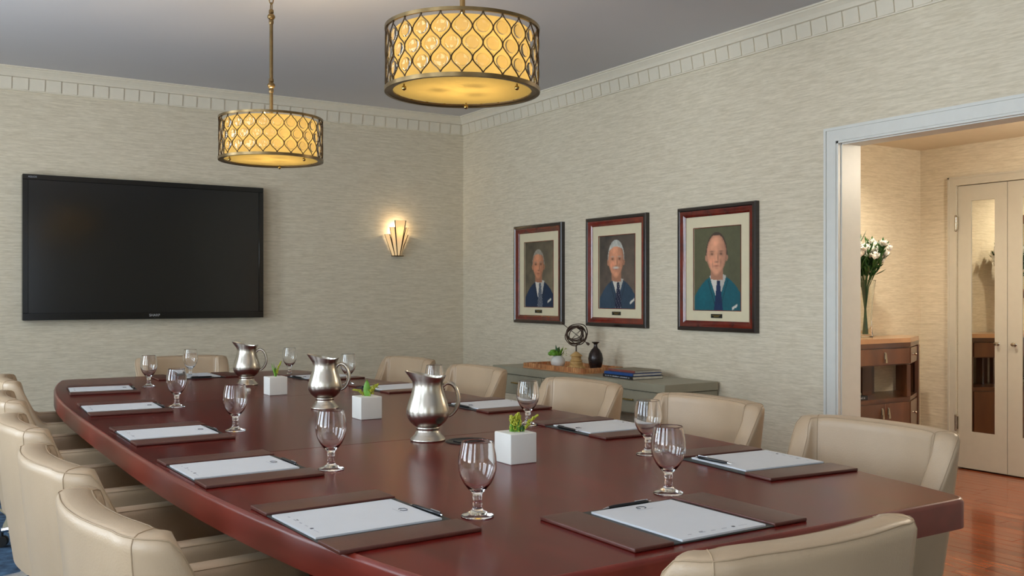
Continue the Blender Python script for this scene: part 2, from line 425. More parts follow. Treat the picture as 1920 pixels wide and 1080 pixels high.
struct('baseboard_hall', box(JX, HX-.014, HY-.014, HY, 0, .115), M['cream'])
def door_leaf(n, y0, y1, m0, m1, knob_y, hinge_y):
    """slab with a tall narrow mirror set in it"""
    bm = bmesh.new(); xf = HX+.004; xb = HX+.044
    bx(bm, xf, xb, y0, m0, .012, DZ-.004); bx(bm, xf, xb, m1, y1, .012, DZ-.004)
    bx(bm, xf, xb, m0, m1, .012, .275); bx(bm, xf, xb, m0, m1, 1.915, DZ-.004); bx(bm, xf+.02, xb, m0, m1, .275, 1.915)
    d = struct('door_%d' % n, bm, M['cream'])
    obj('mirror_pane', box(xf+.006, xf+.018, m0+.001, m1-.001, .276, 1.914), M['mirror'], d, False)
    b = lathe([(0, 0), (.013, 0), (.013, .003), (.006, .006), (.005, .018), (.012, .024), (.014, .032), (.010, .040), (0, .042)], 16)
    k = obj('knob', b, M['nickel'], d); k.rotation_euler = (0, -PI/2, 0); k.location = (xf, knob_y, .908)
    for z in (1.76, .33):
        b = bmesh.new(); tube([(0, 0, -.045), (0, 0, .045)], .009, 10, b); ball(.010, (0, 0, .05), b, 8, 6); ball(.010, (0, 0, -.05), b, 8, 6)
        bx(b, .002, .010, -.016, .016, -.045, .045)
        h = obj('hinge', b, M['nickel'], d); h.location = (HX-.012, hinge_y, z)
door_leaf(1, 3.757, 4.121, 3.846, 4.021, 3.822, 4.128)
door_leaf(2, 3.384, 3.753, 3.478, 3.653, 3.70, 3.378)

# ---------------------------------------------------------------- conference table
XC, Y0, Y1 = 1.485, 1.365, 6.06
def hw(y):
    t = (y-(Y0+Y1)/2)/((Y1-Y0)/2)
    return .880-.185*abs(t)**3.2
def outline(ya, yb, inset=0, rc0=0, rc1=0, n=26):
    L = []
    for i in range(n+1):
        y = ya+(yb-ya)*i/n
        h = hw(min(max(y, Y0), Y1))-inset
        if rc0 and y-ya < rc0: h -= rc0-math.sqrt(max(0, rc0**2-(rc0-(y-ya))**2))
        if rc1 and yb-y < rc1: h -= rc1-math.sqrt(max(0, rc1**2-(rc1-(yb-y))**2))
        L.append((h, y))
    # extra samples at the round corners
    E = []
    if rc0:
        for k_ in range(1, 6):
            y = ya+rc0*(1-math.cos(k_/6*PI/2)); E.append((hw(max(y, Y0))-inset-(rc0-math.sqrt(max(0, rc0**2-(rc0-(y-ya))**2))), y))
    if rc1:
        for k_ in range(1, 6):
            y = yb-rc1*(1-math.cos(k_/6*PI/2)); E.append((hw(min(y, Y1))-inset-(rc1-math.sqrt(max(0, rc1**2-(rc1-(yb-y))**2))), y))
    L = sorted(L+E, key=lambda p: p[1])
    return [(XC+h, y) for h, y in L]+[(XC-h, y) for h, y in reversed(L)]
tb = thing('conference_table', 'long dark red mahogany boat-shaped conference table in the room centre', 'table', (0, 0, 0))
S1, S2 = 2.935, 4.50     # leaf joints
for ya, yb, r0, r1 in ((Y0+.012, S1-.0024, .03, 0), (S1+.0024, S2-.0024, 0, 0), (S2+.0024, Y1-.012, 0, .05)):
    obj('tabletop', prism(outline(ya, yb, .012, r0, r1), .735, .760, bevel=0), M['table'], tb, True, 30)
# solid moulded edge band around the whole top
po = outline(Y0, Y1, 0, .04, .06); pi_ = outline(Y0+.0121, Y1-.0121, .0121, .03, .05)
bm = bmesh.new(); prof = [(0, .690), (0, .750), (.25, .756), (.6, .7596), (1, .760), (1, .690)]
R = []
for (xo, yo), (xi, yi) in zip(po, pi_): R.append([bm.verts.new((xo+(xi-xo)*f, yo+(yi-yo)*f, z)) for f, z in prof])
n = len(R)
for i in range(n):
    for j in range(len(prof)):
        bm.faces.new((R[i][j], R[i][(j+1) % 6], R[(i+1) % n][(j+1) % 6], R[(i+1) % n][j]))
obj('edge_band', bm, M['table_edge'], tb, True, 50)
obj('underside', prism(outline(Y0+.02, Y1-.02, .02), .715, .734), M['seam'], tb)
for yc in (2.15, 3.72, 5.3):
    b = box(XC-.28, XC+.28, yc-.2, yc+.2, .10, .714, .02); bx(b, XC-.40, XC+.40, yc-.28, yc+.28, .0, .10, .02)
    obj('pedestal', b, M['table_edge'], tb)
b = lathe([(0, -.004), (.084, -.004), (.088, .001), (.084, .0035), (.075, .003), (.073, .0018), (0, .0018)], 40)
g = obj('cable_grommet', b, M['rubber'], tb); g.location = (1.60, 2.785, .760); g.scale = (.85, .85, 1)
g = obj('grommet_lid', box(-.045, .045, -.02, .02, 0, .003, .001, 1), M['rubber'], tb); g.location = (1.60, 2.785, .7617)
b = lathe([(0, 0), (.017, 0), (.018, .008), (.014, .014), (0, .015)], 14)
o = obj('cup_cap', b, M['cube']); o.location = (1.49, 4.83, .7605)
tag(o, 'tiny white cap lying between the farthest pitcher and cube planter', 'cap')

# ---------------------------------------------------------------- armchairs
HB, HA = .85, .645
def smooth(t): t = max(0, min(1, t)); return t*t*(3-2*t)
A_, BK, FR, RC = .30, -.30, .27, .11
def path():
    """plan of the outer shell from the right arm front round the back to the left arm front: (pos, normal, kind s)"""
    P_ = []
    for i in range(24):
        y = FR+(BK+RC-FR)*i/24; P_.append((A_, y, 1, 0))
    for i in range(9):
        a = -i/8*PI/2; P_.append((A_-RC+RC*math.cos(a), BK+RC+RC*math.sin(a), math.cos(a), math.sin(a)))
    for i in range(1, 12):
        f = i/12; x_ = (A_-RC)*(1-2*f); bow = .022*(1-(1-2*f)**2)
        P_.append((x_, BK-bow, 0, -1))
    for q in [p for p in reversed(P_[:33])]: P_.append((-q[0], q[1], -q[2], q[3]))
    return P_
PATH = path()
def hgt(x_, y_):
    # back height falling to arm height along the sides
    d = y_-(BK+.058)
    return HB-(HB-HA)*smooth(d/.145)-.006*smooth((abs(x_)-.15)/.15)
def section(i):
    x_, y_, nx, ny = PATH[i]; h = hgt(x_, y_)
    n_ = len(PATH); e = min(i, n_-1-i)
    t_ = .075; dh = 0; tin = 0
    if e < 3:
        f = (1-e/3); tin = .022*f*f; dh = .03*f*f
    h -= dh
    def off(z): return -.055*max(0, (HB-z)/(HB-.38))**1.3
    pr = []
    for z in (.385, .45, .53, .61): pr.append((off(z)-tin, z))
    pr += [(off(h-.03)-tin, h-.03), (off(h-.02)-tin, h-.018), (off(h)-tin-.006, h-.005), (off(h)-tin-.018, h), (off(h)-t_/2, h+.001), (off(h)-t_+tin+.018, h), (off(h)-t_+tin+.006, h-.005), (off(h-.02)-t_+tin, h-.018)]
    for z in (h-.035, .50, .43): pr.append((off(z)-t_+tin-.0*z, z))
    return [Vector((x_+nx*o_, y_+ny*o_, z)) for o_, z in pr]
def shell(i0, i1, shrink=0):
    bm = bmesh.new(); R = [[bm.verts.new(v) for v in section(i)] for i in range(i0, i1+1)]
    m_ = len(R[0])
    for a, b in zip(R, R[1:]):
        for j in range(m_): bm.faces.new((a[j], a[(j+1) % m_], b[(j+1) % m_], b[j]))
    bm.faces.new(R[0]); bm.faces.new(R[-1][::-1])
    return bm
NP = len(PATH)
ci0, ci1 = 29, NP-1-29
def make_chair(label):
    t = thing('armchair', label, 'chair', (0, 0, 0), 0, 'tan leather armchairs around the conference table')
    obj('backrest', shell(ci0, ci1), M['leather'], t, True, 60)
    obj('armrest', shell(0, ci0), M['leather'], t, True, 60)
    obj('armrest', shell(ci1, NP-1), M['leather'], t, True, 60)
    # raised seams
    secs = [section(i) for i in range(NP)]
    b = bmesh.new(); tube([s[6]+Vector((0, 0, .0005)) for s in secs[1:-1]], .0014, 6, b)
    tube([s[10]+Vector((0, 0, .0005)) for s in secs[1:-1]], .0012, 6, b)
    for c_ in (ci0, ci1): tube([v*1 for v in section(c_)[1:14]], .0014, 6, b)
    obj('seam', b, M['stitch'], t)
    b = box(-.225, .225, -.235, .27, .40, .475, .03, 4)
    obj('seat', b, M['leather'], t, True, 60)
    obj('seat_pan', box(-.235, .235, -.235, .26, .365, .40, .015), M['leather'], t)
    b = bmesh.new(); tube([(0, 0, .365), (0, 0, .20)], .026, 14, b); tube([(0, 0, .22), (0, 0, .085)], .034, 14, b)
    bx(b, -.09, .09, -.09, .09, .352, .365, .004)
    obj('gas_column', b, M['chrome'], t)
    for k_ in range(5):
        a = PI/2+k_*2*PI/5+.3; d = Vector((math.cos(a), math.sin(a), 0))
        b = bmesh.new(); tube([d*.03+Vector((0, 0, .105)), d*.16+Vector((0, 0, .10)), d*.285+Vector((0, 0, .082))], [.024, .019, .013], 8, b)
        obj('leg', b, M['chrome'], t)
        b = bmesh.new(); pdir = Vector((-d.y, d.x, 0)); c_ = d*.285+Vector((0, 0, .027))
        for s_ in (-.014, .014): tube([c_+pdir*(s_-.008), c_+pdir*(s_+.008)], .027, 14, b)
        tube([c_+Vector((0, 0, .02)), c_+Vector((0, 0, .06))], .007, 8, b)
        obj('caster', b, M['rubber'], t)
    return t
CH = [  # cx, cy, rz (local +y faces the table), label
    (.585, 1.975, -PI/2+.09, 'tan leather armchair on the table left side, nearest the camera'),
    (.580, 2.68, -PI/2+.07, 'tan leather armchair, second from the camera along the table left side'),
    (.585, 3.47, -PI/2+.04, 'tan leather armchair, third from the camera along the table left side'),
    (.620, 4.36, -PI/2, 'tan leather armchair, fourth from the camera along the table left side'),
    (.700, 5.28, -PI/2-.04, 'tan leather armchair at the far end of the left row, back in shade'),
    (1.555, 6.20, PI, 'tan leather armchair centred at the far end of the table before the back wall'),
    (2.350, 1.94, PI/2+.0, 'tan leather armchair on the right side, nearest the doorway opening'),
    (2.425, 2.76, PI/2, 'tan leather armchair, second from the doorway on the right side'),
    (2.455, 3.62, PI/2, 'tan leather armchair in front of the grey console, middle of the right row'),
    (2.485, 4.64, PI/2, 'tan leather armchair, fourth from the doorway, behind the nearest pitcher'),
    (2.50, 5.50, PI/2+.08, 'tan leather armchair farthest along the right side, near the room corner'),
    (1.300, 1.355, 0, 'tan leather armchair at the near table end, seen from behind'),
]
ch0 = make_chair(CH[0][3])
for i, (x, y, a, lb) in enumerate(CH):
    if i == 0: ch0.location = (x, y, 0); ch0.rotation_euler = (0, 0, a)
    else: dup(ch0, (x, y, 0), a, lb)

# ---------------------------------------------------------------- desk folios, notepads, pens
TZ = .7602
def make_folio(label):
    t = thing('desk_folio', label, 'desk pad', (0, 0, 0), 0, 'brown leather desk folios')
    obj('blotter', box(-.155, .155, -.158, .158, 0, .0035, .001, 1), M['mat'], t)
    for s in (-1, 1):
        b = box(s*.140, s*.240, -.160, .160, 0, .0085, .0028, 3)
        obj('side_panel', b, M['folio'], t, True, 60)
    return t
def make_pad(label):
    t = thing('notepad', label, 'notepad', (0, 0, 0), 0, 'white notepads on the folios')
    obj('paper_block', box(-.118, .118, -.148, .143, 0, .0045, .0004, 1), M['pad'], t)
    # open rounded-square emblem at the head, a row of small marks along the foot
    b = bmesh.new(); z = .0049
    tube([(-.008, .104, z), (-.013, .110, z), (-.008, .120, z), (.004, .121, z), (.012, .116, z), (.010, .106, z), (.002, .103, z)], .0011, 5, b, flat=.3)
    obj('emblem', b, M['ink'], t)
    b = bmesh.new(); bx(b, -.022, .022, .096, .0975, .0045, .0047)
    for k_, (xx, w_) in enumerate(((-.082, .010), (-.050, .016), (-.018, .012), (.012, .014))):
        bx(b, xx, xx+w_, -.127, -.1235, .0045, .0047)
    bx(b, .06, .085, -.127, -.1255, .0045, .0047)
    obj('fine_print', b, M['inklight'], t)
    b = bmesh.new(); lathe([(0, 0), (.0042, 0), (.0042, .0004), (0, .0005)], 10, b, .046, -.125, .0045)
    bx(b, -.047, -.037, -.121, -.119, .0045, .0048)
    obj('round_mark', b, M['ink'], t)
    return t
def make_pen(label):
    t = thing('pen', label, 'pen', (0, 0, 0), 0, 'black ballpoint pens')
    r = .0046
    b = tube([(-.066, 0, r), (-.060, 0, r), (-.02, 0, r), (.035, 0, r), (.052, 0, r)], [.003, r, r*1.02, r, .0032], 12)
    obj('barrel', b, M['pen'], t)
    obj('tip', tube([(.052, 0, r), (.064, 0, r-.001), (.068, 0, r-.001)], [.0030, .0012, .0006], 10), M['chrome'], t)
    b = bmesh.new(); bx(b, -.064, -.026, -.0012, .0012, 2*r+.0004, 2*r+.0016); bx(b, -.064, -.060, -.0012, .0012, r, 2*r+.001)
    obj('clip', b, M['chrome'], t)
    obj('clicker', tube([(-.074, 0, r), (-.066, 0, r)], .0021, 8), M['chrome'], t)
    return t
WH = ['nearest seat on the left side', 'second seat from the camera on the left', 'third seat from the camera on the left',
      'fourth seat from the camera on the left', 'farthest seat on the left side', 'far end of the table',
      'seat on the right nearest the doorway', 'second seat from the doorway on the right', 'middle seat on the right side',
      'fourth seat from the doorway on the right', 'farthest seat on the right side', 'near end of the table']
FO = [  # x, y, rz
    (.848, 1.945, -PI/2-.06+.10), (.805, 2.70, -PI/2+.03), (.806, 3.50, -PI/2), (.818, 4.39, -PI/2-.04), (.885, 5.30, -PI/2-.10),
    (1.49, 5.865, PI), (2.105, 1.99, PI/2-.08), (2.175, 2.80, PI/2-.03), (2.205, 3.63, PI/2), (2.195, 4.58, PI/2+.03), (2.11, 5.42, PI/2+.12), (1.415, 1.572, .0)]
f0 = make_folio('x'); p0 = make_pad('x'); n0 = make_pen('x')
for i, (x, y, a) in enumerate(FO):
    d = Vector((-math.sin(a), math.cos(a), 0)); s = Vector((math.cos(a), math.sin(a), 0))
    lf = 'brown leather and charcoal desk folio at the '+WH[i]
    lp = 'white notepad with small emblem at the '+WH[i]
    ln = 'black ballpoint pen lying at the '+WH[i]
    pc = Vector((x, y, TZ+.0036))-d*.007
    off = (.024, .004, -.010)[i % 3]
    over = i in (6,)
    pp = Vector((x, y, TZ+(.0083 if over else .0037)))+d*(.128 if over else .1475)+s*off
    pa = a+PI+(.10 if over else (.03, -.02, .015)[i % 3])
    if i == 0:
        for o, l_, loc, r_ in ((f0, lf, (x, y, TZ), a), (p0, lp, pc, a), (n0, ln, pp, pa)):
            o['label'] = l_; o.location = loc; o.rotation_euler = (0, 0, r_)
    else:
        dup(f0, (x, y, TZ), a, lf); dup(p0, pc, a+(.012 if i == 11 else 0), lp); dup(n0, pp, pa, ln)

# ---------------------------------------------------------------- goblets
def make_goblet(label):
    t = thing('water_goblet', label, 'glass', (0, 0, 0), 0, 'clear stemmed water goblets')
    out = [(0, 0), (.034, 0), (.0365, .0015), (.036, .0035), (.024, .0075), (.014, .013), (.0105, .019), (.0095, .024), (.0108, .028), (.0095, .032), (.0092, .038), (.0108, .043), (.0098, .047),
           (.0125, .052), (.021, .061), (.0305, .073), (.0385, .089), (.0425, .105), (.0430, .118), (.0415, .135), (.0380, .153), (.0361, .1605), (.03535, .1640), (.0352, .1650), (.03505, .1656)]
    inn = [(.0347, .1659), (.03430, .1656), (.03410, .1650), (.03420, .1640), (.0349, .1605), (.0367, .153), (.0396, .135), (.0411, .118), (.0406, .105), (.0366, .090), (.0285, .075), (.019, .064), (.010, .058), (0, .0565)]
    b = lathe(out+inn, 40)
    obj('goblet_body', b, M['glass'], t, True, 70)
    return t
GB = [(1.079, 1.836), (1.023, 2.549), (1.021, 3.451), (1.023, 4.324), (1.123, 5.353), (1.452, 5.805), (1.937, 2.265), (1.992, 3.016), (2.075, 3.92), (2.065, 4.90), (2.005, 5.66), (1.600, 1.795)]
GL = ['clear stemmed water goblet at the '+w_ for w_ in WH]
g0 = make_goblet(GL[0])
# one-mesh goblets: drop the empty and use the mesh itself as the thing
gm = g0.children[0].data
bpy.data.objects.remove(g0.children[0]); bpy.data.objects.remove(g0)
for (x, y), l_ in zip(GB, GL):
    o = bpy.data.objects.new('water_goblet', gm); C.objects.link(o); o.location = (x, y, TZ); tag(o, l_, 'glass', 'clear stemmed water goblets')

# ---------------------------------------------------------------- pewter pitchers
def make_pitcher(label):
    t = thing('pitcher', label, 'pitcher', (0, 0, 0), 0, 'pewter bell pitchers along the table centre')
    prof = [(0, .002), (.050, .002), (.0575, 0), (.0595, .003), (.0585, .007), (.054, .010), (.0525, .014), (.046, .019), (.043, .025), (.0395, .030), (.037, .036), (.039, .040), (.040, .0435), (.039, .046),
            (.047, .052), (.060, .064), (.0685, .078), (.0720, .092), (.0710, .106), (.0665, .124), (.0605, .142), (.0555, .158), (.0520, .172), (.0505, .184), (.0512, .196)]
    n = 48; bm = lathe(prof, n)
    bm.verts.ensure_lookup_table()
    # flared, waved rim with a long pouring lip at angle 0 (local +x)
    ring = list(bm.verts)[-n:]
    def rim(th, f):
        c_ = math.cos(th); lip = max(0, c_)**5; bk = max(0, -c_)**3
        r0 = .0512; lip = max(0, c_)**3.5; rr = r0+f*(.005+.022*lip+.005*bk); z = .196+f*(.013+.025*((1+c_)/2)**1.6+.009*max(0, -c_)**4)
        squeeze = 1-.16*f*math.exp(-((abs(math.sin(th))-.45)/.35)**2)*(c_ > 0)
        return Vector((rr*c_, rr*math.sin(th)*squeeze, z))
    prev = ring
    for f in (.25, .5, .75, .92, 1.0):
        cur = [bm.verts.new(rim(2*PI*i/n, f)) for i in range(n)]
        for i in range(n): bm.faces.new((prev[i], prev[(i+1) % n], cur[(i+1) % n], cur[i]))
        prev = cur
    for f in (1.02, .95, .6, .2):
        cur = []
        for i in range(n):
            v = rim(2*PI*i/n, f if f < 1 else 1); k_ = .0022
            s_ = 1-k_/max(.01, math.hypot(v.x, v.y)); cur.append(bm.verts.new((v.x*s_, v.y*s_, v.z+(.0008 if f > 1 else -.001))))
        for i in range(n): bm.faces.new((prev[i], prev[(i+1) % n], cur[(i+1) % n], cur[i]))
        prev = cur
    inner = [(.048, .18), (.0495, .168), (.058, .14), (.0685, .105), (.069, .09), (.055, .062), (0, .050)]
    for r, z in inner:
        if r > 0:
            cur = [bm.verts.new((r*math.cos(2*PI*i/n), r*math.sin(2*PI*i/n), z)) for i in range(n)]
            for i in range(n): bm.faces.new((prev[i], prev[(i+1) % n], cur[(i+1) % n], cur[i]))
            prev = cur
        else:
            c_ = bm.verts.new((0, 0, z))
            for i in range(n): bm.faces.new((prev[i], prev[(i+1) % n], c_))
    obj('body', bm, M['pewter'], t, True, 60)
    pts = [(-.047, 0, .170), (-.052, 0, .183), (-.066, 0, .192), (-.082, 0, .188), (-.095, 0, .172), (-.102, 0, .148), (-.102, 0, .125), (-.094, 0, .103), (-.082, 0, .088), (-.068, 0, .080)]
    # smooth the handle curve
    P2 = []
    for i in range(len(pts)-1):
        a = [Vector(pts[max(0, min(len(pts)-1, i+q))]) for q in (-1, 0, 1, 2)]
        for s_ in range(4):
            u = s_/4; P2.append(.5*((2*a[1])+(-a[0]+a[2])*u+(2*a[0]-5*a[1]+4*a[2]-a[3])*u*u+(-a[0]+3*a[1]-3*a[2]+a[3])*u**3))
    P2.append(Vector(pts[-1]))
    rs = [.0052+.0022*math.sin(PI*i/(len(P2)-1)) for i in range(len(P2))]
    obj('handle', tube(P2, rs, 10, flat=1.5), M['pewter'], t)
    return t
PT = [(1.500, 2.880, 'pewter bell pitcher nearest the camera, beside the black cable grommet'),
      (1.547, 3.925, 'pewter bell pitcher in the middle of the table, second of three'),
      (1.590, 5.165, 'pewter bell pitcher farthest from the camera, near the table far end')]
pr0 = make_pitcher(PT[0][2]); ang = math.radians(180-32.5+8)
for i, (x, y, l_) in enumerate(PT):
    if i == 0: pr0.location = (x, y, TZ); pr0.rotation_euler = (0, 0, ang)
    else: dup(pr0, (x, y, TZ), ang+(0, -.05, .04)[i], l_)

# ---------------------------------------------------------------- cube planters with sprigs
def leaf_bm(L, W, bend=.3, bm=None, mtx=None, n=6):
    bm = bm or bmesh.new(); rows = []
    for i in range(n+1):
        f = i/n; w_ = W*math.sin(PI*min(1, f*.96+.04))**.8*(1-.15*f); z = L*f; yb = bend*L*f*f
        rows.append([Vector((-w_/2, yb+w_*.18, z)), Vector((0, yb, z)), Vector((w_/2, yb+w_*.18, z))])
    V = []
    for r in rows: V.append([bm.verts.new(mtx @ v if mtx else v) for v in r])
    for a, b in zip(V, V[1:]):
        for j in range(2): bm.faces.new((a[j], a[j+1], b[j+1], b[j]))
    return bm
def solid(o, t=.0008):
    m_ = o.modifiers.new('thickness', 'SOLIDIFY'); m_.thickness = t; return o
def planter(x, y, lbl, gl, kind):
    t = thing('cube_planter', lbl, 'planter', (x, y, TZ), 0, 'white ceramic cube planters')
    s = .045; bm = bmesh.new(); bx(bm, -s, s, -s, s, 0, .088, .004, 3)
    o = obj('pot', bm, M['cube'], t, True, 30)
    # square opening in the top
    cut = obj('opening', box(-.028, .028, -.028, .028, .052, .1), M['soil']); bo = o.modifiers.new('hole', 'BOOLEAN'); bo.object = cut; bo.solver = 'EXACT'
    dg = bpy.context.evaluated_depsgraph_get(); me = bpy.data.meshes.new_from_object(o.evaluated_get(dg)); o.modifiers.clear(); o.data = me
    me.materials.clear(); me.materials.append(M['cube']); bpy.data.objects.remove(cut)
    obj('moss', box(-.0275, .0275, -.0275, .0275, .0522, .078, .003, 1), M['soil'], t)
    g_ = thing('flower_sprig', gl, 'plant', (x, y, TZ+.079), 0, 'green sprigs in the cube planters')
    rnd = random.Random(kind+3)
    def goldenrod(base, tip, n_, r0):
        base = Vector(base); tip = Vector(tip); mid = (base+tip)/2+Vector((0, 0, .012))
        pts = [base.lerp(mid, f/4) if f < 4 else mid.lerp(tip, (f-4)/4) for f in range(9)]
        obj('stem', tube(pts, .0009, 5), M['green'], g_)
        b = bmesh.new()
        for k_ in range(n_*2):
            f = .25+.75*k_/n_/2; p = pts[0].lerp(mid, f*2) if f < .5 else mid.lerp(tip, f*2-1)
            rr = r0*(1.15-f)
            p = p+Vector((rnd.uniform(-1, 1), rnd.uniform(-1, 1), rnd.uniform(-1, 1)))*rr
            ball(rnd.uniform(.0016, .0030), p, b, 5, 4)
        o_ = obj('blossom_cluster', b, M['yellow'], g_); o_['kind'] = 'stuff'
    def lf(L, W, az, tilt, bend=.2, m_='green', base=(0, 0, 0)):
        mt = Matrix.Translation(base) @ Matrix.Rotation(az, 4, 'Z') @ Matrix.Rotation(tilt, 4, 'X')
        solid(obj('leaf', leaf_bm(L, W, bend, mtx=mt), M[m_], g_))
    R_ = Vector((math.cos(math.radians(32.5)), -math.sin(math.radians(32.5)), 0))
    if kind == 0:
        goldenrod((0, 0, 0), Vector((0, 0, .062))+R_*.008, 120, .017); goldenrod((0, 0, 0), Vector((0, 0, .054))-R_*.012, 90, .016)
        goldenrod(R_*.018, Vector((0, 0, .058))+R_*.066, 60, .006)
        for q_ in range(12): lf(rnd.uniform(.035, .055), .011, rnd.uniform(0, 6.28), rnd.uniform(.05, .4), base=R_*rnd.uniform(-.014, .012))
        lf(.030, .016, -.4, .2, .1, 'dgreen', R_*.020)
    elif kind == 1:
        lf(.075, .030, 2.6, .06, .05); lf(.035, .018, 2.2, -.1, .1, base=R_*.01)
        goldenrod((0, 0, 0), Vector((0, 0, .034))-R_*.055, 45, .006); goldenrod((0, 0, 0), Vector((0, 0, .056))+R_*.045, 70, .012)
        goldenrod(R_*.008, Vector((0, 0, .040))+R_*.030, 50, .010)
    else:
        for az, ti in ((.9, .22), (1.3, .38), (.2, .1), (2.4, .15), (4, .1)): lf(.078 if ti > .2 else .055, .016, az-PI*.9, ti, .1)
        goldenrod((0, 0, 0), Vector((0, 0, .084))+R_*.028, 50, .006)
planter(1.525, 2.375, 'white ceramic cube planter nearest the camera', 'yellow-green flowering sprigs in the nearest white cube planter', 0)
planter(1.565, 3.525, 'white ceramic cube planter, middle one of three on the table', 'rounded green leaf and yellow buds in the middle cube planter', 1)
planter(1.560, 4.605, 'white ceramic cube planter farthest from the camera, beside far pitcher', 'narrow upright green leaves in the farthest cube planter', 2)

# ---------------------------------------------------------------- pendant lamps
def make_pendant(label, z0=1.875, z1=2.075, r=.236):
    t = thing('pendant_lamp', label, 'lamp', (0, 0, 0), 0, 'drum pendant lamps over the table')
    H = z1-z0
    obj('top_ring', lathe([(r-.004, z1-.010), (r+.004, z1-.010), (r+.005, z1), (r-.006, z1)], 64, closed=True), M['bronze'], t)
    b = lathe([(r-.006, z0), (r+.005, z0), (r+.006, z0+.012), (r-.003, z0+.012)], 64, closed=True)
    lathe([(r-.021, z0+.004), (r-.003, z0+.001), (r-.003, z0+.005), (r-.021, z0+.008)], 64, b, closed=True)
    obj('bottom_ring', b, M['bronze'], t)
    obj('inner_shade', lathe([(r-.026, z0+.012), (r-.026, z1-.012)], 64), M['shade'], t)
    obj('diffuser', lathe([(0, z0+.009), (r-.020, z0+.009)], 64), M['diffuser'], t)
    N = 24; sp = 2*PI/N
    b = bmesh.new()
    for k_ in range(N):
        for sg in (-1, 1):
            pts = []
            for q in range(33):
                f = q/32; a_ = f*4  # four half waves
                s_ = (1-math.cos(a_*PI))/2; s_ = s_*.8+.2*smooth(s_)
                th = k_*sp+sg*(sp/2-.004)*s_; rr = r+.001+.0008*sg
                pts.append((rr*math.cos(th), rr*math.sin(th), z1-.008-(H-.016)*f))
            tube(pts, .0020, 5, b)
    for k_ in range(N):
        th = k_*sp
        for zz in (z1-.012, z0+.012): ball(.0035, (r*math.cos(th), r*math.sin(th), zz), b, 6, 5)
        for lv in (.27, .52, .77):
            th2 = th+(sp/2 if lv != .52 else 0)
            ball(.0028, ((r+.001)*math.cos(th2), (r+.001)*math.sin(th2), z1-H*(lv-.02)), b, 6, 4)
            th3 = th+(0 if lv != .52 else sp/2)
            rr = r; tube([(rr*math.cos(th3), rr*math.sin(th3), z1-H*(lv+.13)), (rr*math.cos(th3), rr*math.sin(th3), z1-H*(lv+.20))], .0008, 4, b)
    obj('wire_lattice', b, M['wire'], t)
    db = lathe([(0, -.002), (.014, -.0017), (.0195, -.0008), (.0205, 0), (.0195, .0008), (.014, .0017), (0, .002)], 16)
    o_ = obj('crystal_disc', db, M['crystal']); me = o_.data; bpy.data.objects.remove(o_)
    for k_ in range(N):
        for lv in (0, 1, 2):
            th = k_*sp+(sp/2 if lv == 1 else 0); z = z1-H*(.25, .50, .75)[lv]
            share('crystal_disc', me, t, ((r-.003)*math.cos(th), (r-.003)*math.sin(th), z), (0, PI/2, th))
    for k_ in range(3):
        th = math.radians(57)+k_*2*PI/3
        b = ball(.0075, ((r-.040)*math.cos(th), (r-.040)*math.sin(th), z0-.004)); tube([((r-.040)*math.cos(th), (r-.040)*math.sin(th), z0), ((r-.040)*math.cos(th), (r-.040)*math.sin(th), z0+.012)], .003, 6, b)
        obj('finial', b, M['brass'], t)
    b = bmesh.new()
    for k_ in range(3):
        th = k_*2*PI/3; tube([(0, 0, z1-.012), ((r)*math.cos(th), (r)*math.sin(th), z1-.005)], .004, 6, b)
    lathe([(0, z1-.03), (.02, z1-.03), (.02, z1-.005), (.009, z1+.004), (0, z1+.004)], 16, b)
    obj('spider', b, M['bronze'], t)
    rod = bmesh.new(); tube([(0, 0, z1), (0, 0, 2.56)], .0085, 12, rod); obj('stem', rod, M['bronze'], t)
    for zc in (2.232, 2.555):
        b = lathe([(.0085, -.035), (.011, -.03), (.011, -.018), (.009, -.014), (.012, -.012), (.018, -.004), (.018, .004), (.012, .012), (.009, .015), (.012, .018), (.011, .03), (.0085, .034)], 20, None, 0, 0, zc)
        obj('knuckle', b, M['bronze'], t)
    for k_ in range(6):
        zc = 2.60+k_*.036; b = bmesh.new(); pts = []
        for q in range(14):
            a_ = 2*PI*q/14; u_ = .010*math.cos(a_); v_ = .022*math.sin(a_)
            pts.append((u_, 0, zc+v_) if k_ % 2 else (0, u_, zc+v_))
        tube(pts, .0028, 6, b, True); obj('chain_link', b, M['bronze'], t)
    obj('canopy', lathe([(0, 2.795), (.02, 2.797), (.055, 2.822), (.062, 2.838), (0, 2.838)], 32), M['bronze'], t)
    for k_ in range(3):
        th = k_*2*PI/3+.5
        b = ball(.022, (.07*math.cos(th), .07*math.sin(th), z0+.085)); tube([(.07*math.cos(th), .07*math.sin(th), z0+.10), (.06*math.cos(th), .06*math.sin(th), z0+.15)], .013, 8, b)
        obj('bulb', b, M['bulb'], t)
    return t
M['bulb'] = emit('warm_bulb', (255, 205, 130), 8)
pe = make_pendant('bronze lattice drum pendant lamp with amber shade, larger and nearer one')
pe.location = (1.48, 2.61, 0)
dup(pe, (1.48, 4.43, 0), .05, 'bronze lattice drum pendant lamp with amber shade, farther one left of centre')
PEND_W = 60
for y in (2.61, 4.43):
    for k_ in range(3):
        th = k_*2*PI/3+.5
        l = bpy.data.lights.new('pendant_bulb_light', 'POINT'); l.energy = PEND_W/3; l.color = (1, .77, .46); l.shadow_soft_size = .026
        o = bpy.data.objects.new('pendant_bulb_light', l); C.objects.link(o); o.location = (1.48+.07*math.cos(th), y+.07*math.sin(th), 1.985)

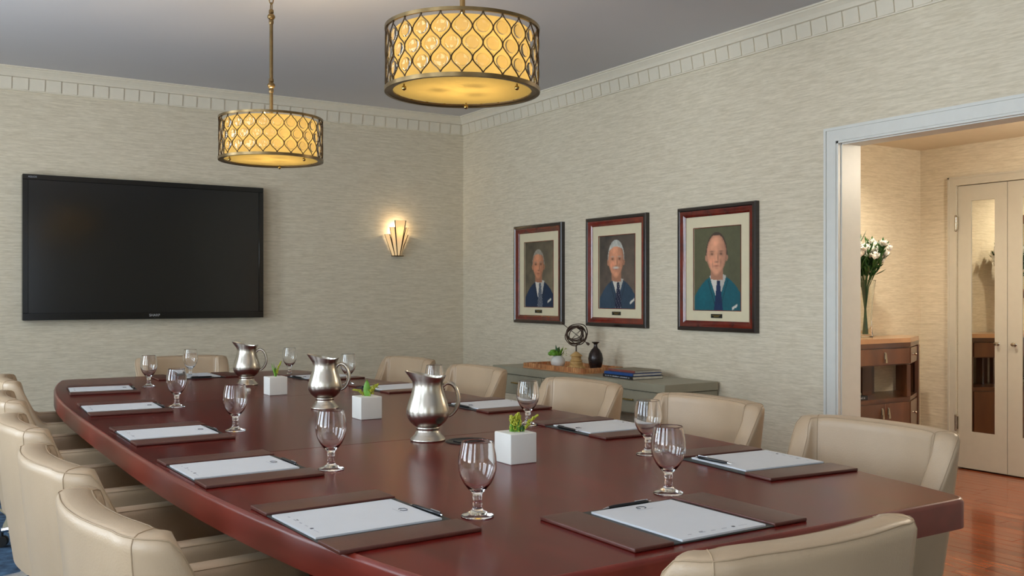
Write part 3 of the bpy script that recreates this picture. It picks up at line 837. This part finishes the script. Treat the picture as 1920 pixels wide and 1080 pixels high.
# ---------------------------------------------------------------- television
tv = thing('television', 'large flat black wall television with dark screen on the back wall', 'television', (.73, YW, 0))
TX, Tz0, Tz1 = 1.705, 1.068, 2.09
obj('housing', box(0, TX, -.085, -.012, Tz0, Tz1, .004, 1), M['tvbezel'], tv)
b = bmesh.new()
for a in ((0, TX, Tz1-.037, Tz1), (0, TX, Tz0, Tz0+.050), (0, .036, Tz0+.0501, Tz1-.0371), (TX-.036, TX, Tz0+.0501, Tz1-.0371)): bx(b, a[0], a[1], -.094, -.0851, a[2], a[3], .002, 1)
obj('bezel', b, M['tvbezel'], tv)
obj('screen', box(.036, TX-.036, -.0875, -.0851, Tz0+.050, Tz1-.037), M['screen'], tv, False)
obj('wall_bracket', box(.5, 1.2, -.012, 0, 1.3, 1.9), M['rubber'], tv)
def text(name, s, size, m_, parent, loc, rot, ext=.0004):
    cu = bpy.data.curves.new(name, 'FONT'); cu.body = s; cu.size = size; cu.extrude = ext; cu.align_x = 'CENTER'; cu.align_y = 'CENTER'
    o = bpy.data.objects.new(name, cu); C.objects.link(o)
    me = bpy.data.meshes.new_from_object(o); bpy.data.objects.remove(o)
    o = bpy.data.objects.new(name, me); C.objects.link(o); me.materials.clear(); me.materials.append(m_)
    o.parent = parent; o.location = loc; o.rotation_euler = rot; return o
text('maker_lettering', 'SHARP', .026, M['silver_print'], tv, (.88, -.0945, Tz0+.027), (PI/2, 0, 0))
text('model_lettering', 'AQUOS', .016, M['inklight'], tv, (.062, -.0945, Tz1-.018), (PI/2, 0, 0))
obj('status_lamp', lathe([(0, 0), (.003, 0), (0, .001)], 8), M['silver_print'], tv).location = (.88, -.0945, Tz0+.010)

# ---------------------------------------------------------------- wall sconce
sc_ = thing('wall_sconce', 'lit art deco fan sconce of frosted glass and brass on the back wall', 'lamp', (3.634, YW, 1.735))
# stepped fan: each pane a trapezoid, centre projects most
PAN = [  # top-left x, top-right x, bottom-left x, bottom-right x, top z, and depths left/right
    (-.052, .052, -.012, .012, .150, -.085, -.085),
    (.052, .086, .012, .026, .090, -.085, -.055), (.086, .112, .026, .040, .030, -.055, -.012),
    (-.086, -.052, -.026, -.012, .090, -.055, -.085), (-.112, -.086, -.040, -.026, .030, -.012, -.055)]
ZB = -.150
for tl, tr, bl, br, zt, dl, dr in PAN:
    c4 = [Vector((tl, dl, zt)), Vector((tr, dr, zt)), Vector((br, dr*.6, ZB)), Vector((bl, dl*.6, ZB))]
    b = bmesh.new(); f = b.faces.new([b.verts.new(v) for v in c4])
    solid(obj('glass_pane', b, M['sconce_glass'], sc_, False), .003)
    b = tube(c4, .0042, 6, closed=True); obj('pane_frame', b, M['wire'], sc_)
b = box(-.045, .045, -.06, 0, ZB-.008, ZB, .002, 1); obj('base_plate', b, M['bronze'], sc_)
obj('back_plate', box(-.04, .04, -.008, 0, ZB, .05), M['brass'], sc_)
obj('bulb', ball(.016, (0, -.045, .005)), M['bulb'], sc_)
l = bpy.data.lights.new('sconce_light', 'POINT'); l.energy = 1.5; l.color = (1, .78, .48); l.shadow_soft_size = .018
o = bpy.data.objects.new('sconce_light', l); C.objects.link(o); o.location = (3.634, YW-.045, 1.80)

# ---------------------------------------------------------------- framed portraits
def portrait(spec):
    """small oil sketch as a vertex-coloured canvas: returns colour(u,v) with u right, v down"""
    bg1, bg2, suit, skin, hair, tie = [Vector(lin(spec[k_])) for k_ in ('bg1', 'bg2', 'suit', 'skin', 'hair', 'tie')]
    cx, ct, cb, fw = spec['cx'], spec['top'], spec['chin'], spec['fw']
    white = Vector(lin((214, 208, 196))); cy = (ct+cb)/2; fh = (cb-ct)/2
    rnd = random.Random(spec['seed'])
    gr = [[rnd.random() for _ in range(40)] for _ in range(50)]
    def nz(u, v, s=1):
        x_, y_ = (u*30*s) % 38, (v*38*s) % 48; i, j = int(x_), int(y_); fx, fy = x_-i, y_-j
        a = gr[j][i]*(1-fx)+gr[j][i+1]*fx; b = gr[j+1][i]*(1-fx)+gr[j+1][i+1]*fx
        return a*(1-fy)+b*fy-.5
    def blob(u, v, x_, y_, rx, ry): return math.exp(-(((u-x_)/rx)**2+((v-y_)/ry)**2))
    asp = .40/.515
    sh = spec.get('sh', .03)
    def col(u, v):
        n = nz(u, v); n3 = nz(u, v, .35)
        t = min(1, max(0, .15+.75*u*.5+.5*v+n3*.4)); c = bg1.lerp(bg2, t)*(1+n*.12)
        # shoulders
        sy = spec['shy']+((abs(u-cx-sh)/(.47))**2.2)*.22
        if v > sy or (abs(u-cx) < fw*.62 and v > cb-.02 and v > sy-.03):
            f = 1+n*.22-.35*max(0, (u-cx-.2))-.25*max(0, v-.8)+.18*blob(u, v, cx-.28, .82, .12, .2)
            c = suit*f
            # lapel line
            lx = .05+.20*(v-cb)/(1-cb)
            for s_ in (-1, 1):
                d = (u-(cx+sh))*s_-(.235-.20*(v-cb)/(1-cb)); d2 = (v-cb)
                if abs(d) < .010 and d2 > .05: c = suit*.55
        # shirt V
        vy = spec['shy']-.04; ve = spec['vee']
        if v > sy-.015 and v < ve:
            wv_ = (.20 if spec.get('wide') else .175)*max(0, 1-(v-vy)/(ve-vy))**.8
            if abs(u-cx-sh) < wv_:
                c = white*(1+n*.12-.25*(u-cx > .06))
        # neck
        if abs(u-cx-.01) < fw*.62 and cb-.10 < v < cb+.055-(abs(u-cx-sh)*.10):
            c = skin*.68*(1+n*.1)
        # tie
        tw = .030+.075*max(0, (v-cb-.05))/(1-cb)
        if v > cb+.06 and abs(u-cx-sh-.012) < tw:
            c = tie*(1+n*.3)
            if spec.get('stripe') and (math.sin((v*2.2+u*3)*55) > .45): c = Vector(lin((150, 158, 168)))
            if spec.get('dots') and (math.sin(v*110)*math.sin(u*90+v*50) > .75): c = Vector(lin((150, 150, 160)))
            if v < cb+.10: c = c*.8
        # ears
        for s_ in (-1, 1):
            if ((u-cx-s_*fw*1.0)/.028)**2+((v-cy-.03)/.045)**2 < 1: c = skin*(.85 if s_ < 0 else .62)
        # hair behind
        e0 = ((u-cx)/(fw*1.07))**2+((v-cy+.012)/(fh*1.06))**2
        if e0 < 1 and v < cy+.00 and spec.get('bald') != 2: c = hair*(1+n*.5)
        # face: egg, narrower at the chin
        k_ = 1-.26*max(0, (v-cy)/fh)**1.6
        e = ((u-cx)/(fw*k_))**2+((v-cy)/fh)**2
        hl = ct+spec['hairline']+spec.get('hk', 1.2)*(u-cx)**2+.012*nz(u, .3, .6)
        if e < 1 and v > hl:
            sd = (u-cx)/fw
            c = skin*(1.16-.52*max(0, sd-.05)-.20*max(0, -sd-.4)+n*.22)
            c = c*(1+.22*blob(u, v, cx-.04, ct+.10, .07, .06)+.15*blob(u, v, cx-.09, cy+.06, .05, .04))
            c = Vector((c.x*(1+.10*blob(u, v, cx-.10, cy+.07, .06, .05)), c.y, c.z))
            ey = cy-.015
            for s_ in (-1, 1):
                c = c*(1-.58*blob(u, v, cx+s_*fw*.45, ey, .046, .020))
                c = c*(1-.80*blob(u, v, cx+s_*fw*.45, ey+.004, .015, .009))
                c = c.lerp(hair*.8, .75*blob(u, v, cx+s_*fw*.46, ey-.030, .050, .007))
            c = c*(1-.45*blob(u, v, cx+.032, cy+.035, .016, .055)); c = c*(1+.25*blob(u, v, cx-.004, cy+.045, .010, .05))
            c = c*(1-.62*blob(u, v, cx+.004, cy+.083, .036, .009)); c = c*(1-.30*blob(u, v, cx-.085, cy+.10, .014, .05))*(1-.35*blob(u, v, cx+.09, cy+.10, .016, .05))
            ly = cy+.130
            c = c.lerp(Vector(lin((140, 62, 52))), .85*blob(u, v, cx, ly, .052, .009)); c = c*(1-.22*blob(u, v, cx, ly+.026, .040, .010))
            if spec.get('moustache'): c = c.lerp(Vector(lin((214, 206, 192))), min(1, 1.5*blob(u, v, cx, ly-.022, .070, .014)))
            c = c*(1-.35*max(0, e-.72)/.28)
        elif e < 1: c = hair*(1+n*.5)*(1.05-.3*max(0, (u-cx)/fw))
        # pocket square
        px, py = spec['pocket']
        if abs(u-px) < .055 and abs((v-py)+(u-px)*.45) < .016+.012*nz(u, v, 1.2): c = white
        return (max(0, c.x), max(0, c.y), max(0, c.z), 1)
    return col
def paint_mat():
    m, t, b = new_mat('oil_paint')
    a = t.nodes.new('ShaderNodeVertexColor'); a.layer_name = 'Col'; t.links.new(a.outputs[0], b.inputs['Base Color'])
    n = t.nodes.new('ShaderNodeTexNoise'); n.inputs['Scale'].default_value = 300; bp = t.nodes.new('ShaderNodeBump'); bp.inputs['Strength'].default_value = .15; bp.inputs['Distance'].default_value = .001
    t.links.new(n.outputs['Fac'], bp.inputs['Height']); t.links.new(bp.outputs[0], b.inputs['Normal'])
    b.inputs['Roughness'].default_value = .55
    return m
M['paint'] = paint_mat()
def framed(yc, label, spec, z0=1.02, z1=1.805, hwid=.338):
    """frame hung on the right wall; local x runs along -y (to the right in view), local y = out of the wall"""
    t = thing('framed_portrait', label, 'picture', (XW, yc, 0), -PI/2, 'framed oil portraits on the right wall')
    # local frame: x to the right as seen from the room, -y towards the room
    W, zc, hh = hwid, (z0+z1)/2, (z1-z0)/2
    prof = [(0, 0), (0, .030), (.006, .036), (.020, .037), (.026, .033)]        # dark outer lip (inset, depth)
    prof2 = [(.026, .033), (.032, .034), (.046, .030), (.060, .020), (.064, .018), (.064, 0), (.026, 0)]
    def ringed(name, pf, m_):
        bm = bmesh.new(); R = []
        for sx, sz in ((-1, -1), (1, -1), (1, 1), (-1, 1)):
            R.append([bm.verts.new((sx*(W-i_), -d_, zc+sz*(hh-i_))) for i_, d_ in pf])
        for a in range(4):
            for j in range(len(pf)):
                if j == len(pf)-1 and name == 'frame_lip': continue
                bm.faces.new((R[a][j], R[a][(j+1) % len(pf)], R[(a+1) % 4][(j+1) % len(pf)], R[(a+1) % 4][j]))
        return obj(name, bm, m_, t, True, 25)
    prof.append((.026, 0)); ringed('outer_moulding', prof, M['frame_dark']); ringed('inner_moulding', prof2, M['frame_red'])
    # mat with window
    a, pw_, pz0, pz1 = .064, .203, z0+.131, z1-.137
    bm = bmesh.new()
    for q in ((-W+a, -pw_, z0+a, z1-a), (pw_, W-a, z0+a, z1-a), (-pw_, pw_, z0+a, pz0), (-pw_, pw_, pz1, z1-a)): bx(bm, q[0], q[1], -.014, -.002, q[2], q[3])
    bmesh.ops.remove_doubles(bm, verts=bm.verts, dist=.0001)
    obj('matboard', bm, M['matboard'], t, False)
    bm = bmesh.new()
    for q in ((-pw_-.004, -pw_, pz0-.004, pz1+.004), (pw_, pw_+.004, pz0-.004, pz1+.004), (-pw_, pw_, pz0-.004, pz0), (-pw_, pw_, pz1, pz1+.004)): bx(bm, q[0], q[1], -.0165, -.0141, q[2], q[3])
    obj('inner_fillet', bm, M['frame_red'], t, False)
    nx, nz = 84, 108; bm = bmesh.new(); lay = bm.loops.layers.float_color.new('Col'); f_ = portrait(spec); V = []; cols = {}
    for j in range(nz+1):
        row = []
        for i in range(nx+1):
            v = bm.verts.new((-pw_+2*pw_*i/nx, -.006, pz1-(pz1-pz0)*j/nz)); cols[v] = f_(i/nx, j/nz); row.append(v)
        V.append(row)
    for j in range(nz):
        for i in range(nx):
            fc = bm.faces.new((V[j][i], V[j+1][i], V[j+1][i+1], V[j][i+1]))
            for lp in fc.loops: lp[lay] = cols[lp.vert]
    o = obj('canvas', bm, M['paint'], t, False)
    pq = obj('name_plaque', box(-.049, .049, -.0165, -.0141, z0+.083, z0+.108, .0008, 1), M['plaque'], t)
    b = bmesh.new()
    for k_, (w_, zz) in enumerate(((.070, .100), (.044, .0915))): bx(b, -w_/2, w_/2, -.0172, -.0165, z0+zz-.0018, z0+zz+.0018)
    obj('plaque_lettering', b, M['brass'], pq)
framed(6.335, 'framed portrait of a grey-haired man in navy suit, farthest from the doorway',
       dict(bg1=(58, 54, 46), bg2=(128, 114, 90), suit=(20, 44, 72), skin=(196, 132, 98), hair=(150, 142, 128), tie=(20, 28, 52), cx=.46, top=.14, chin=.575, fw=.195, hairline=.050, hk=1.0, shy=.60, vee=.97, pocket=(.84, .90), stripe=1, seed=1, sh=.05))
framed(5.352, 'framed portrait of a white-haired man with moustache, middle picture of three',
       dict(bg1=(56, 54, 50), bg2=(116, 98, 84), suit=(48, 68, 86), skin=(212, 146, 112), hair=(196, 194, 184), tie=(20, 26, 54), cx=.46, top=.085, chin=.585, fw=.215, hairline=.065, hk=1.5, shy=.60, vee=.84, pocket=(.90, .90), dots=1, moustache=1, seed=2, sh=.05))
framed(4.363, 'framed portrait of a balding man in teal suit, nearest the doorway',
       dict(bg1=(98, 96, 66), bg2=(84, 82, 58), suit=(0, 88, 100), skin=(210, 148, 116), hair=(74, 58, 46), tie=(8, 38, 78), cx=.475, top=.085, chin=.585, fw=.215, hairline=.006, hk=1.9, shy=.575, vee=.88, pocket=(.86, .955), seed=3, sh=.03, wide=1))

# ---------------------------------------------------------------- console below the portraits
CX0, CX1, CY0, CY1, CZ = 3.845, XW-.018, 4.345, 6.31, .71
cs = thing('console_table', 'low olive grey console with drawers standing along the right wall', 'console', (0, 0, 0))
obj('top', box(CX0, CX1, CY0, CY1, CZ-.052, CZ, .002, 1), M['console'], cs)
obj('carcass', box(CX0+.012, CX1, CY0+.01, CY1-.01, CZ-.20, CZ-.056), M['console'], cs)
nd = 3; dw = (CY1-CY0-.03)/nd
for k_ in range(nd):
    y0 = CY0+.015+k_*dw
    d_ = obj('drawer', box(CX0+.002, CX0+.0119, y0+.004, y0+dw-.004, CZ-.196, CZ-.060, .0015, 1), M['console'], cs)
    b = bmesh.new(); yc = y0+dw/2
    bx(b, CX0-.018, CX0-.010, yc-.055, yc+.055, CZ-.118, CZ-.108, .002, 1)
    for s_ in (-.04, .04): bx(b, CX0-.012, CX0+.002, yc+s_-.004, yc+s_+.004, CZ-.117, CZ-.109)
    obj('pull', b, M['brass'], d_)
for x in (CX0+.03, CX1-.07):
    for y in (CY0+.03, CY1-.07): obj('leg', box(x, x+.04, y, y+.04, .006 if x > 3.75 else 0, CZ-.20, .003, 1), M['console'], cs)
ZT = CZ+.0005
# rattan tray
tr = thing('rattan_tray', 'woven orange-brown rattan tray on the grey console', 'tray', (4.075, 5.60, ZT), 0)
TW, TL, TH = .175, .37, .036
obj('tray_base', box(-TW, TW, -TL, TL, 0, .008), M['rattan'], tr)
cell = obj('c', box(-.0115, .0115, -.011, .011, .0, TH, .004, 2), M['rattan']); cme = cell.data; bpy.data.objects.remove(cell)
n_ = int(2*TL/.0242)
for k_ in range(n_):
    y = -TL+.0121+k_*(2*TL-.0242)/(n_-1)
    for s_ in (-1, 1): share('wicker_block', cme, tr, (s_*(TW-.0125), y, random.uniform(0, .0015)), (0, 0, 0))
n2 = int((2*TW-.05)/.0242)
for k_ in range(n2):
    x = -TW+.037+k_*(2*TW-.074)/(n2-1)
    for s_ in (-1, 1): share('wicker_block', cme, tr, (x, s_*(TL-.0115), random.uniform(0, .0015)), (0, 0, PI/2))
TRZ = ZT+.0085
# white round pot + succulent
vp = obj('round_vase', lathe([(0, 0), (.028, 0), (.040, .008), (.052, .028), (.054, .045), (.047, .066), (.034, .080), (.029, .086), (.027, .086), (.031, .078), (.044, .062), (0, .055)], 32), M['cube'])
vp.location = (4.05, 5.735, TRZ); tag(vp, 'round white vase on the rattan tray', 'vase')
su = thing('succulent_plant', 'green succulent foliage in the round white vase on the console', 'plant', (4.05, 5.735, TRZ+.066))
rnd = random.Random(5)
Rv = Vector((math.cos(math.radians(32.5)), -math.sin(math.radians(32.5)), 0))
for k_ in range(9):
    az = k_*2*PI/9+rnd.uniform(-.2, .2); ti = rnd.uniform(.25, 1.0)
    mt = Matrix.Rotation(az, 4, 'Z') @ Matrix.Rotation(ti, 4, 'X')
    solid(obj('leaf', leaf_bm(rnd.uniform(.07, .10), rnd.uniform(.022, .032), .2, mtx=mt), M['dgreen'] if k_ % 2 else M['green'], su))
for k_ in range(5):
    o = ball(.020, (0, 0, 0), None, 10, 7, (1, 1, .8)); q = obj('round_leaf', o, M['green'], su)
    q.location = Vector((0, 0, .034+.014*(k_ % 2)))-Rv*(.030+.012*(k_ % 3))+Vector((-Rv.y, Rv.x, 0))*(.014*(k_-2))
b = bmesh.new()
for k_ in range(26): ball(.003, Rv*rnd.uniform(.03, .065)+Vector((0, 0, rnd.uniform(.02, .075))), b, 5, 4)
bo_ = obj('berry_sprig', b, M['yellow'], su); bo_['kind'] = 'stuff'
# armillary wire sculpture
ar = thing('armillary_sculpture', 'dark wire ball with arrow on a pale carved wooden base', 'sculpture', (4.075, 5.545, TRZ))
tiers = [[(0, 0), (.062, 0), (.064, .008), (.058, .016), (.050, .022), (.046, .030), (.050, .034), (0, .034)],
         [(0, .034), (.044, .034), (.046, .046), (.040, .056), (.046, .060), (.040, .066), (0, .066)],
         [(0, .066), (.034, .066), (.036, .082), (.032, .088), (.046, .092), (.040, .098), (.030, .108), (.016, .118), (.008, .124), (0, .124)]]
for q in tiers: obj('base_tier', lathe(q, 24), M['sand'], ar)
for k_ in range(8):
    a_ = k_*2*PI/8; obj('carved_foot', ball(.010, (.058*math.cos(a_), .058*math.sin(a_), .011), None, 8, 6), M['sand'], ar)
obj('rod', tube([(0, 0, .120), (0, 0, .165)], .005, 8), M['iron'], ar)
zc_ = .245
for k_ in range(9):
    rnd2 = random.Random(k_+40); ax = Euler((rnd2.uniform(-.35, .35)+(0), rnd2.uniform(-.3, .3), 0)); rr = .052+.024*((k_*37 % 9)/9)
    pts = []
    nv = Matrix.Rotation(math.radians(-32.5), 3, 'Z')
    o1 = Vector((rnd2.uniform(-.016, .016), rnd2.uniform(-.012, .012), rnd2.uniform(-.016, .016)))
    for q in range(36):
        a_ = 2*PI*q/36; v = Vector((math.cos(a_)*rr, .012*math.sin(3*a_+k_), math.sin(a_)*rr*(.92+.1*math.sin(2*a_+k_)))); v.rotate(ax)
        pts.append(nv @ (v+o1)+Vector((0, 0, zc_)))
    obj('wire_ring', tube(pts, .0038, 6, closed=True), M['iron'], ar)
dv = (nv @ Vector((-.78, 0, .62))).normalized()
b = bmesh.new(); c_ = Vector((0, 0, zc_)); tube([c_-dv*.105, c_+dv*.125], .0024, 6, b)
tube([c_+dv*.118, c_+dv*.128, c_+dv*.150], [.003, .010, .001], 8, b); tube([c_-dv*.088, c_-dv*.105, c_-dv*.118], [.003, .010, .008], 8, b, flat=.3)
obj('arrow', b, M['iron'], ar)
b = bmesh.new(); d2 = (nv @ Vector((.55, 0, .55))).normalized(); tube([c_-d2*.04, c_-d2*.0+Vector((0, 0, .006)), c_+d2*.04], .0015, 5, b); tube([c_-d2*.04, c_-Vector((0, 0, .008)), c_+d2*.04], .0015, 5, b)
obj('inner_loop', b, M['iron'], ar)
# dark bottle vase
dvs = obj('bottle_vase', lathe([(0, 0), (.030, 0), (.036, .012), (.048, .050), (.052, .085), (.046, .118), (.030, .146), (.016, .160), (.012, .172), (.013, .186), (.026, .196), (.028, .200), (.024, .200), (.011, .190), (.010, .165), (0, .16)], 36), M['darkvase'])
dvs.location = (4.095, 5.345, TRZ); tag(dvs, 'dark bronze bottle vase with flared lip on the rattan tray', 'vase')
# books on the console
def book(x, y, z, lx, ly, th, rz, cover, spine, label, name='book', script=False, parent=None):
    t = thing(name, label, 'book', (x, y, z), rz)
    obj('page_block', box(-lx/2+.006, lx/2-.003, -ly/2+.003, ly/2-.003, .0025, th-.0025), M['pages'], t, False)
    b = bmesh.new(); bx(b, -lx/2, lx/2, -ly/2, ly/2, 0, .0025); bx(b, -lx/2, lx/2, -ly/2, ly/2, th-.0025, th)
    obj('cover', b, cover, t, False)
    obj('spine', box(-lx/2-.003, -lx/2+.0001, -ly/2, ly/2, 0, th, .001, 1), spine, t)
    if script:
        b = bmesh.new(); r_ = random.Random(3); yy = -ly/2+.03
        while yy < ly/2-.03:
            w_ = r_.uniform(.005, .011); bx(b, -lx/2-.0036, -lx/2-.003, yy, yy+w_*.7, th*.32, th*r_.uniform(.55, .72)); yy += w_+(.008 if r_.random() < .15 else 0)
        obj('spine_print', b, M['inklight'], t, False)
    return t
book(4.03, 4.865, ZT, .24, .325, .020, -.06, M['book_black'], M['book_black'], 'black book with pale spine print, bottom of the console stack', script=True)
book(4.035, 4.87, ZT+.0205, .235, .300, .017, -.02, M['book_blue'], M['book_blue'], 'blue book in the middle of the console stack')
book(4.055, 4.875, ZT+.038, .215, .275, .015, -.02, M['book_tan'], M['book_red'], 'thin tan patterned book on top of the console stack')

# ---------------------------------------------------------------- hall furniture
bf = thing('buffet_cabinet', 'brown walnut breakfront buffet with angled ends in the hall', 'cabinet', (0, 0, 0))
BY0, BY1, BX0, BX1 = 4.065, HY-.02, 4.72, 5.80    # front, back, front-face extents
pl = [(4.50, BY1), (4.50, BY1-.10), (BX0, BY0), (BX1, BY0), (BX1+.35, BY0+.18), (BX1+.35, BY1)]
def ins(p, d): # shrink towards the back wall
    return [(x+(d if x < 4.6 else (-d if x > 6 else 0)), y if y > BY1-.001 else y+d) for x, y in p]
obj('top', prism(pl, .925, .955), M['buffet_top'], bf, False)
obj('top_edge', prism([(x, y) for x, y in pl], .895, .9245), M['buffet'], bf, False)
obj('upper_case', prism(ins(pl, .012), .775, .894), M['buffet'], bf, False)
obj('shelf', prism(ins(pl, .004), .53, .555), M['buffet'], bf, False)
obj('lower_case', prism(ins(pl, .012), .09, .529), M['buffet'], bf, False)
obj('plinth', prism(ins(pl, .03), .006, .09), M['buffet'], bf, False)
def post(x, y, w_=.05, d_=.05): obj('post', box(x, x+w_, y, y+d_, .556, .774), M['buffet'], bf, False)
for x in (BX0-.02, BX1-.035): post(x, BY0+.004, .04, .05)
post(BX1+.300, BY0+.19, .045, .06)
for x in (4.52, 5.20, BX1-.09, BX1+.29): post(x, BY1-.06, .07, .05)
post(5.60, BY1-.10, .10, .03)
def front_panel(name, x0, x1, z0, z1, bev=.0015): return obj(name, box(x0, x1, BY0+.002, BY0+.0119, z0, z1, bev, 1), M['buffet'], bf)
def pull_v(parent, x, z, y=None):
    y = BY0+.002 if y is None else y
    b = bmesh.new(); bx(b, x-.008, x+.008, y-.004, y, z-.01, z+.035); tube([(x, y-.010, z+.03), (x, y-.014, z-.01), (x, y-.014, z-.035)], [.004, .006, .009], 8, b)
    obj('pull', b, M['nickel'], parent)
for x0, x1 in ((BX0+.005, 5.245), (5.255, BX1-.005)):
    d_ = front_panel('drawer', x0, x1, .782, .888); pull_v(d_, (x0+x1)/2, .83)
for i, (x0, x1) in enumerate(((BX0+.005, 4.995), (5.0, 5.255), (5.26, 5.525), (5.53, BX1-.005))):
    d_ = front_panel('door', x0, x1, .10, .522); pull_v(d_, x1-.03 if i % 2 == 0 else x0+.03, .46)
# angled end: drawer and door
aa = math.atan2(.18, .35); dl = math.hypot(.35, .18)
for nm, z0, z1, kz in (('drawer', .782, .888, .84), ('door', .10, .522, .44)):
    d_ = obj(nm, box(.02, dl-.07, -.002, .010, z0, z1, .0015, 1), M['buffet'], bf); d_.location = (BX1, BY0+.004, 0); d_.rotation_euler = (0, 0, aa)
    k_ = obj('knob', lathe([(0, 0), (.008, 0), (.005, .01), (.009, .018), (.006, .026), (0, .027)], 12), M['nickel'], d_); k_.location = (.11, -.002, kz); k_.rotation_euler = (PI/2, 0, 0)
e_ = obj('end_post', box(dl-.055, dl, -.006, .02, .09, .894), M['buffet'], bf); e_.location = (BX1, BY0, 0); e_.rotation_euler = (0, 0, aa)
bt = book(5.25, 4.19, .5555, .19, .27, .028, PI/2, M['book_black'], M['book_black'], 'thick dark book, lower of two on the buffet shelf', script=True)
book(5.24, 4.20, .584, .17, .23, .016, PI/2+.1, M['book_black'], M['book_tan'], 'thin dark book, upper of two on the buffet shelf')
dm = thing('added_ceiling_light', 'round flush ceiling light added unseen to brighten the hall, above the opening', 'lamp', (5.55, 2.5, HZ))  # unseen fixture, made up to go with the added hall lamp
obj('canopy', lathe([(0, -.001), (.14, -.001), (.15, -.012), (.14, -.03), (0, -.03)], 32), M['nickel'], dm)
obj('glass_rim', lathe([(.125, -.03), (.135, -.03), (.135, -.05), (.125, -.05)], 32, closed=True), M['nickel'], dm)
# glass vase with white flowers
VX, VY = 5.545, 4.235
b = lathe([(r_*1.3, z_) for r_, z_ in [(0, 0), (.036, 0), (.040, .006), (.036, .05), (.034, .12), (.038, .22), (.045, .32), (.0525, .384), (.0535, .390), (.053, .391), (.052, .390), (.0505, .384), (.043, .32), (.035, .22), (.031, .12), (.032, .05), (.028, .022), (0, .018)]], 32)
gv = obj('glass_vase', b, M['vase_glass']); gv.location = (VX, VY, .9555); tag(gv, 'tall clear glass vase standing on the buffet', 'vase')
bq = thing('flower_bouquet', 'bunch of white blossoms with dark green leaves in the glass vase', 'flowers', (VX, VY, .9555))
rnd = random.Random(11)
for k_ in range(24):
    a_ = k_*2.4; sp_ = math.sqrt((k_+.5)/24); tip = Vector((math.cos(a_)*.195*sp_, math.sin(a_)*.13*sp_, rnd.uniform(.50, .60)+.075*(1-sp_)))
    base = Vector((-math.cos(a_)*.018, -math.sin(a_)*.018, .022)); mid = Vector((math.cos(a_)*.024*sp_, math.sin(a_)*.024*sp_, .34))
    obj('stem', tube([base, base.lerp(mid, .5), mid, mid.lerp(tip, .55)+Vector((0, 0, .02)), tip], .0026, 5), M['dgreen'], bq)
    for q in range(9):
        mt = Matrix.Translation(mid.lerp(tip, .22+.085*q)+Vector((rnd.uniform(-.02, .02), rnd.uniform(-.02, .02), .03))) @ Matrix.Rotation(rnd.uniform(0, 6.28), 4, 'Z') @ Matrix.Rotation(rnd.uniform(.5, 1.4), 4, 'X')
        solid(obj('leaf', leaf_bm(rnd.uniform(.07, .11), rnd.uniform(.020, .030), .25, mtx=mt, n=4), M['dgreen'], bq))
    for q in range(4):
        c_ = tip+Vector((rnd.uniform(-.03, .03), rnd.uniform(-.03, .03), rnd.uniform(-.03, .035)))
        b = bmesh.new()
        for p_ in range(6):
            mt = Matrix.Translation(c_) @ Matrix.Rotation(p_*PI/3+a_, 4, 'Z') @ Matrix.Rotation(rnd.uniform(.5, 1.2), 4, 'X')
            leaf_bm(.042, .026, .35, b, mt, 3)
        solid(obj('blossom', b, M['white_petal'], bq), .001)
# round wooden mirror on the hall wall above the buffet
rm = thing('round_wall_mirror', 'large round wood-framed mirror on the hall wall, seen reflected in door mirror', 'mirror', (5.10, HY, 1.56))
b = lathe([(.27, 0), (.335, 0), (.34, .02), (.32, .036), (.285, .036), (.27, .022)], 48, closed=True); o = obj('rim', b, M['buffet'], rm); o.rotation_euler = (PI/2, 0, 0)
o = obj('mirror_glass', lathe([(0, .012), (.271, .012), (.271, .004), (0, .004)], 48), M['mirror'], rm); o.rotation_euler = (PI/2, 0, 0)
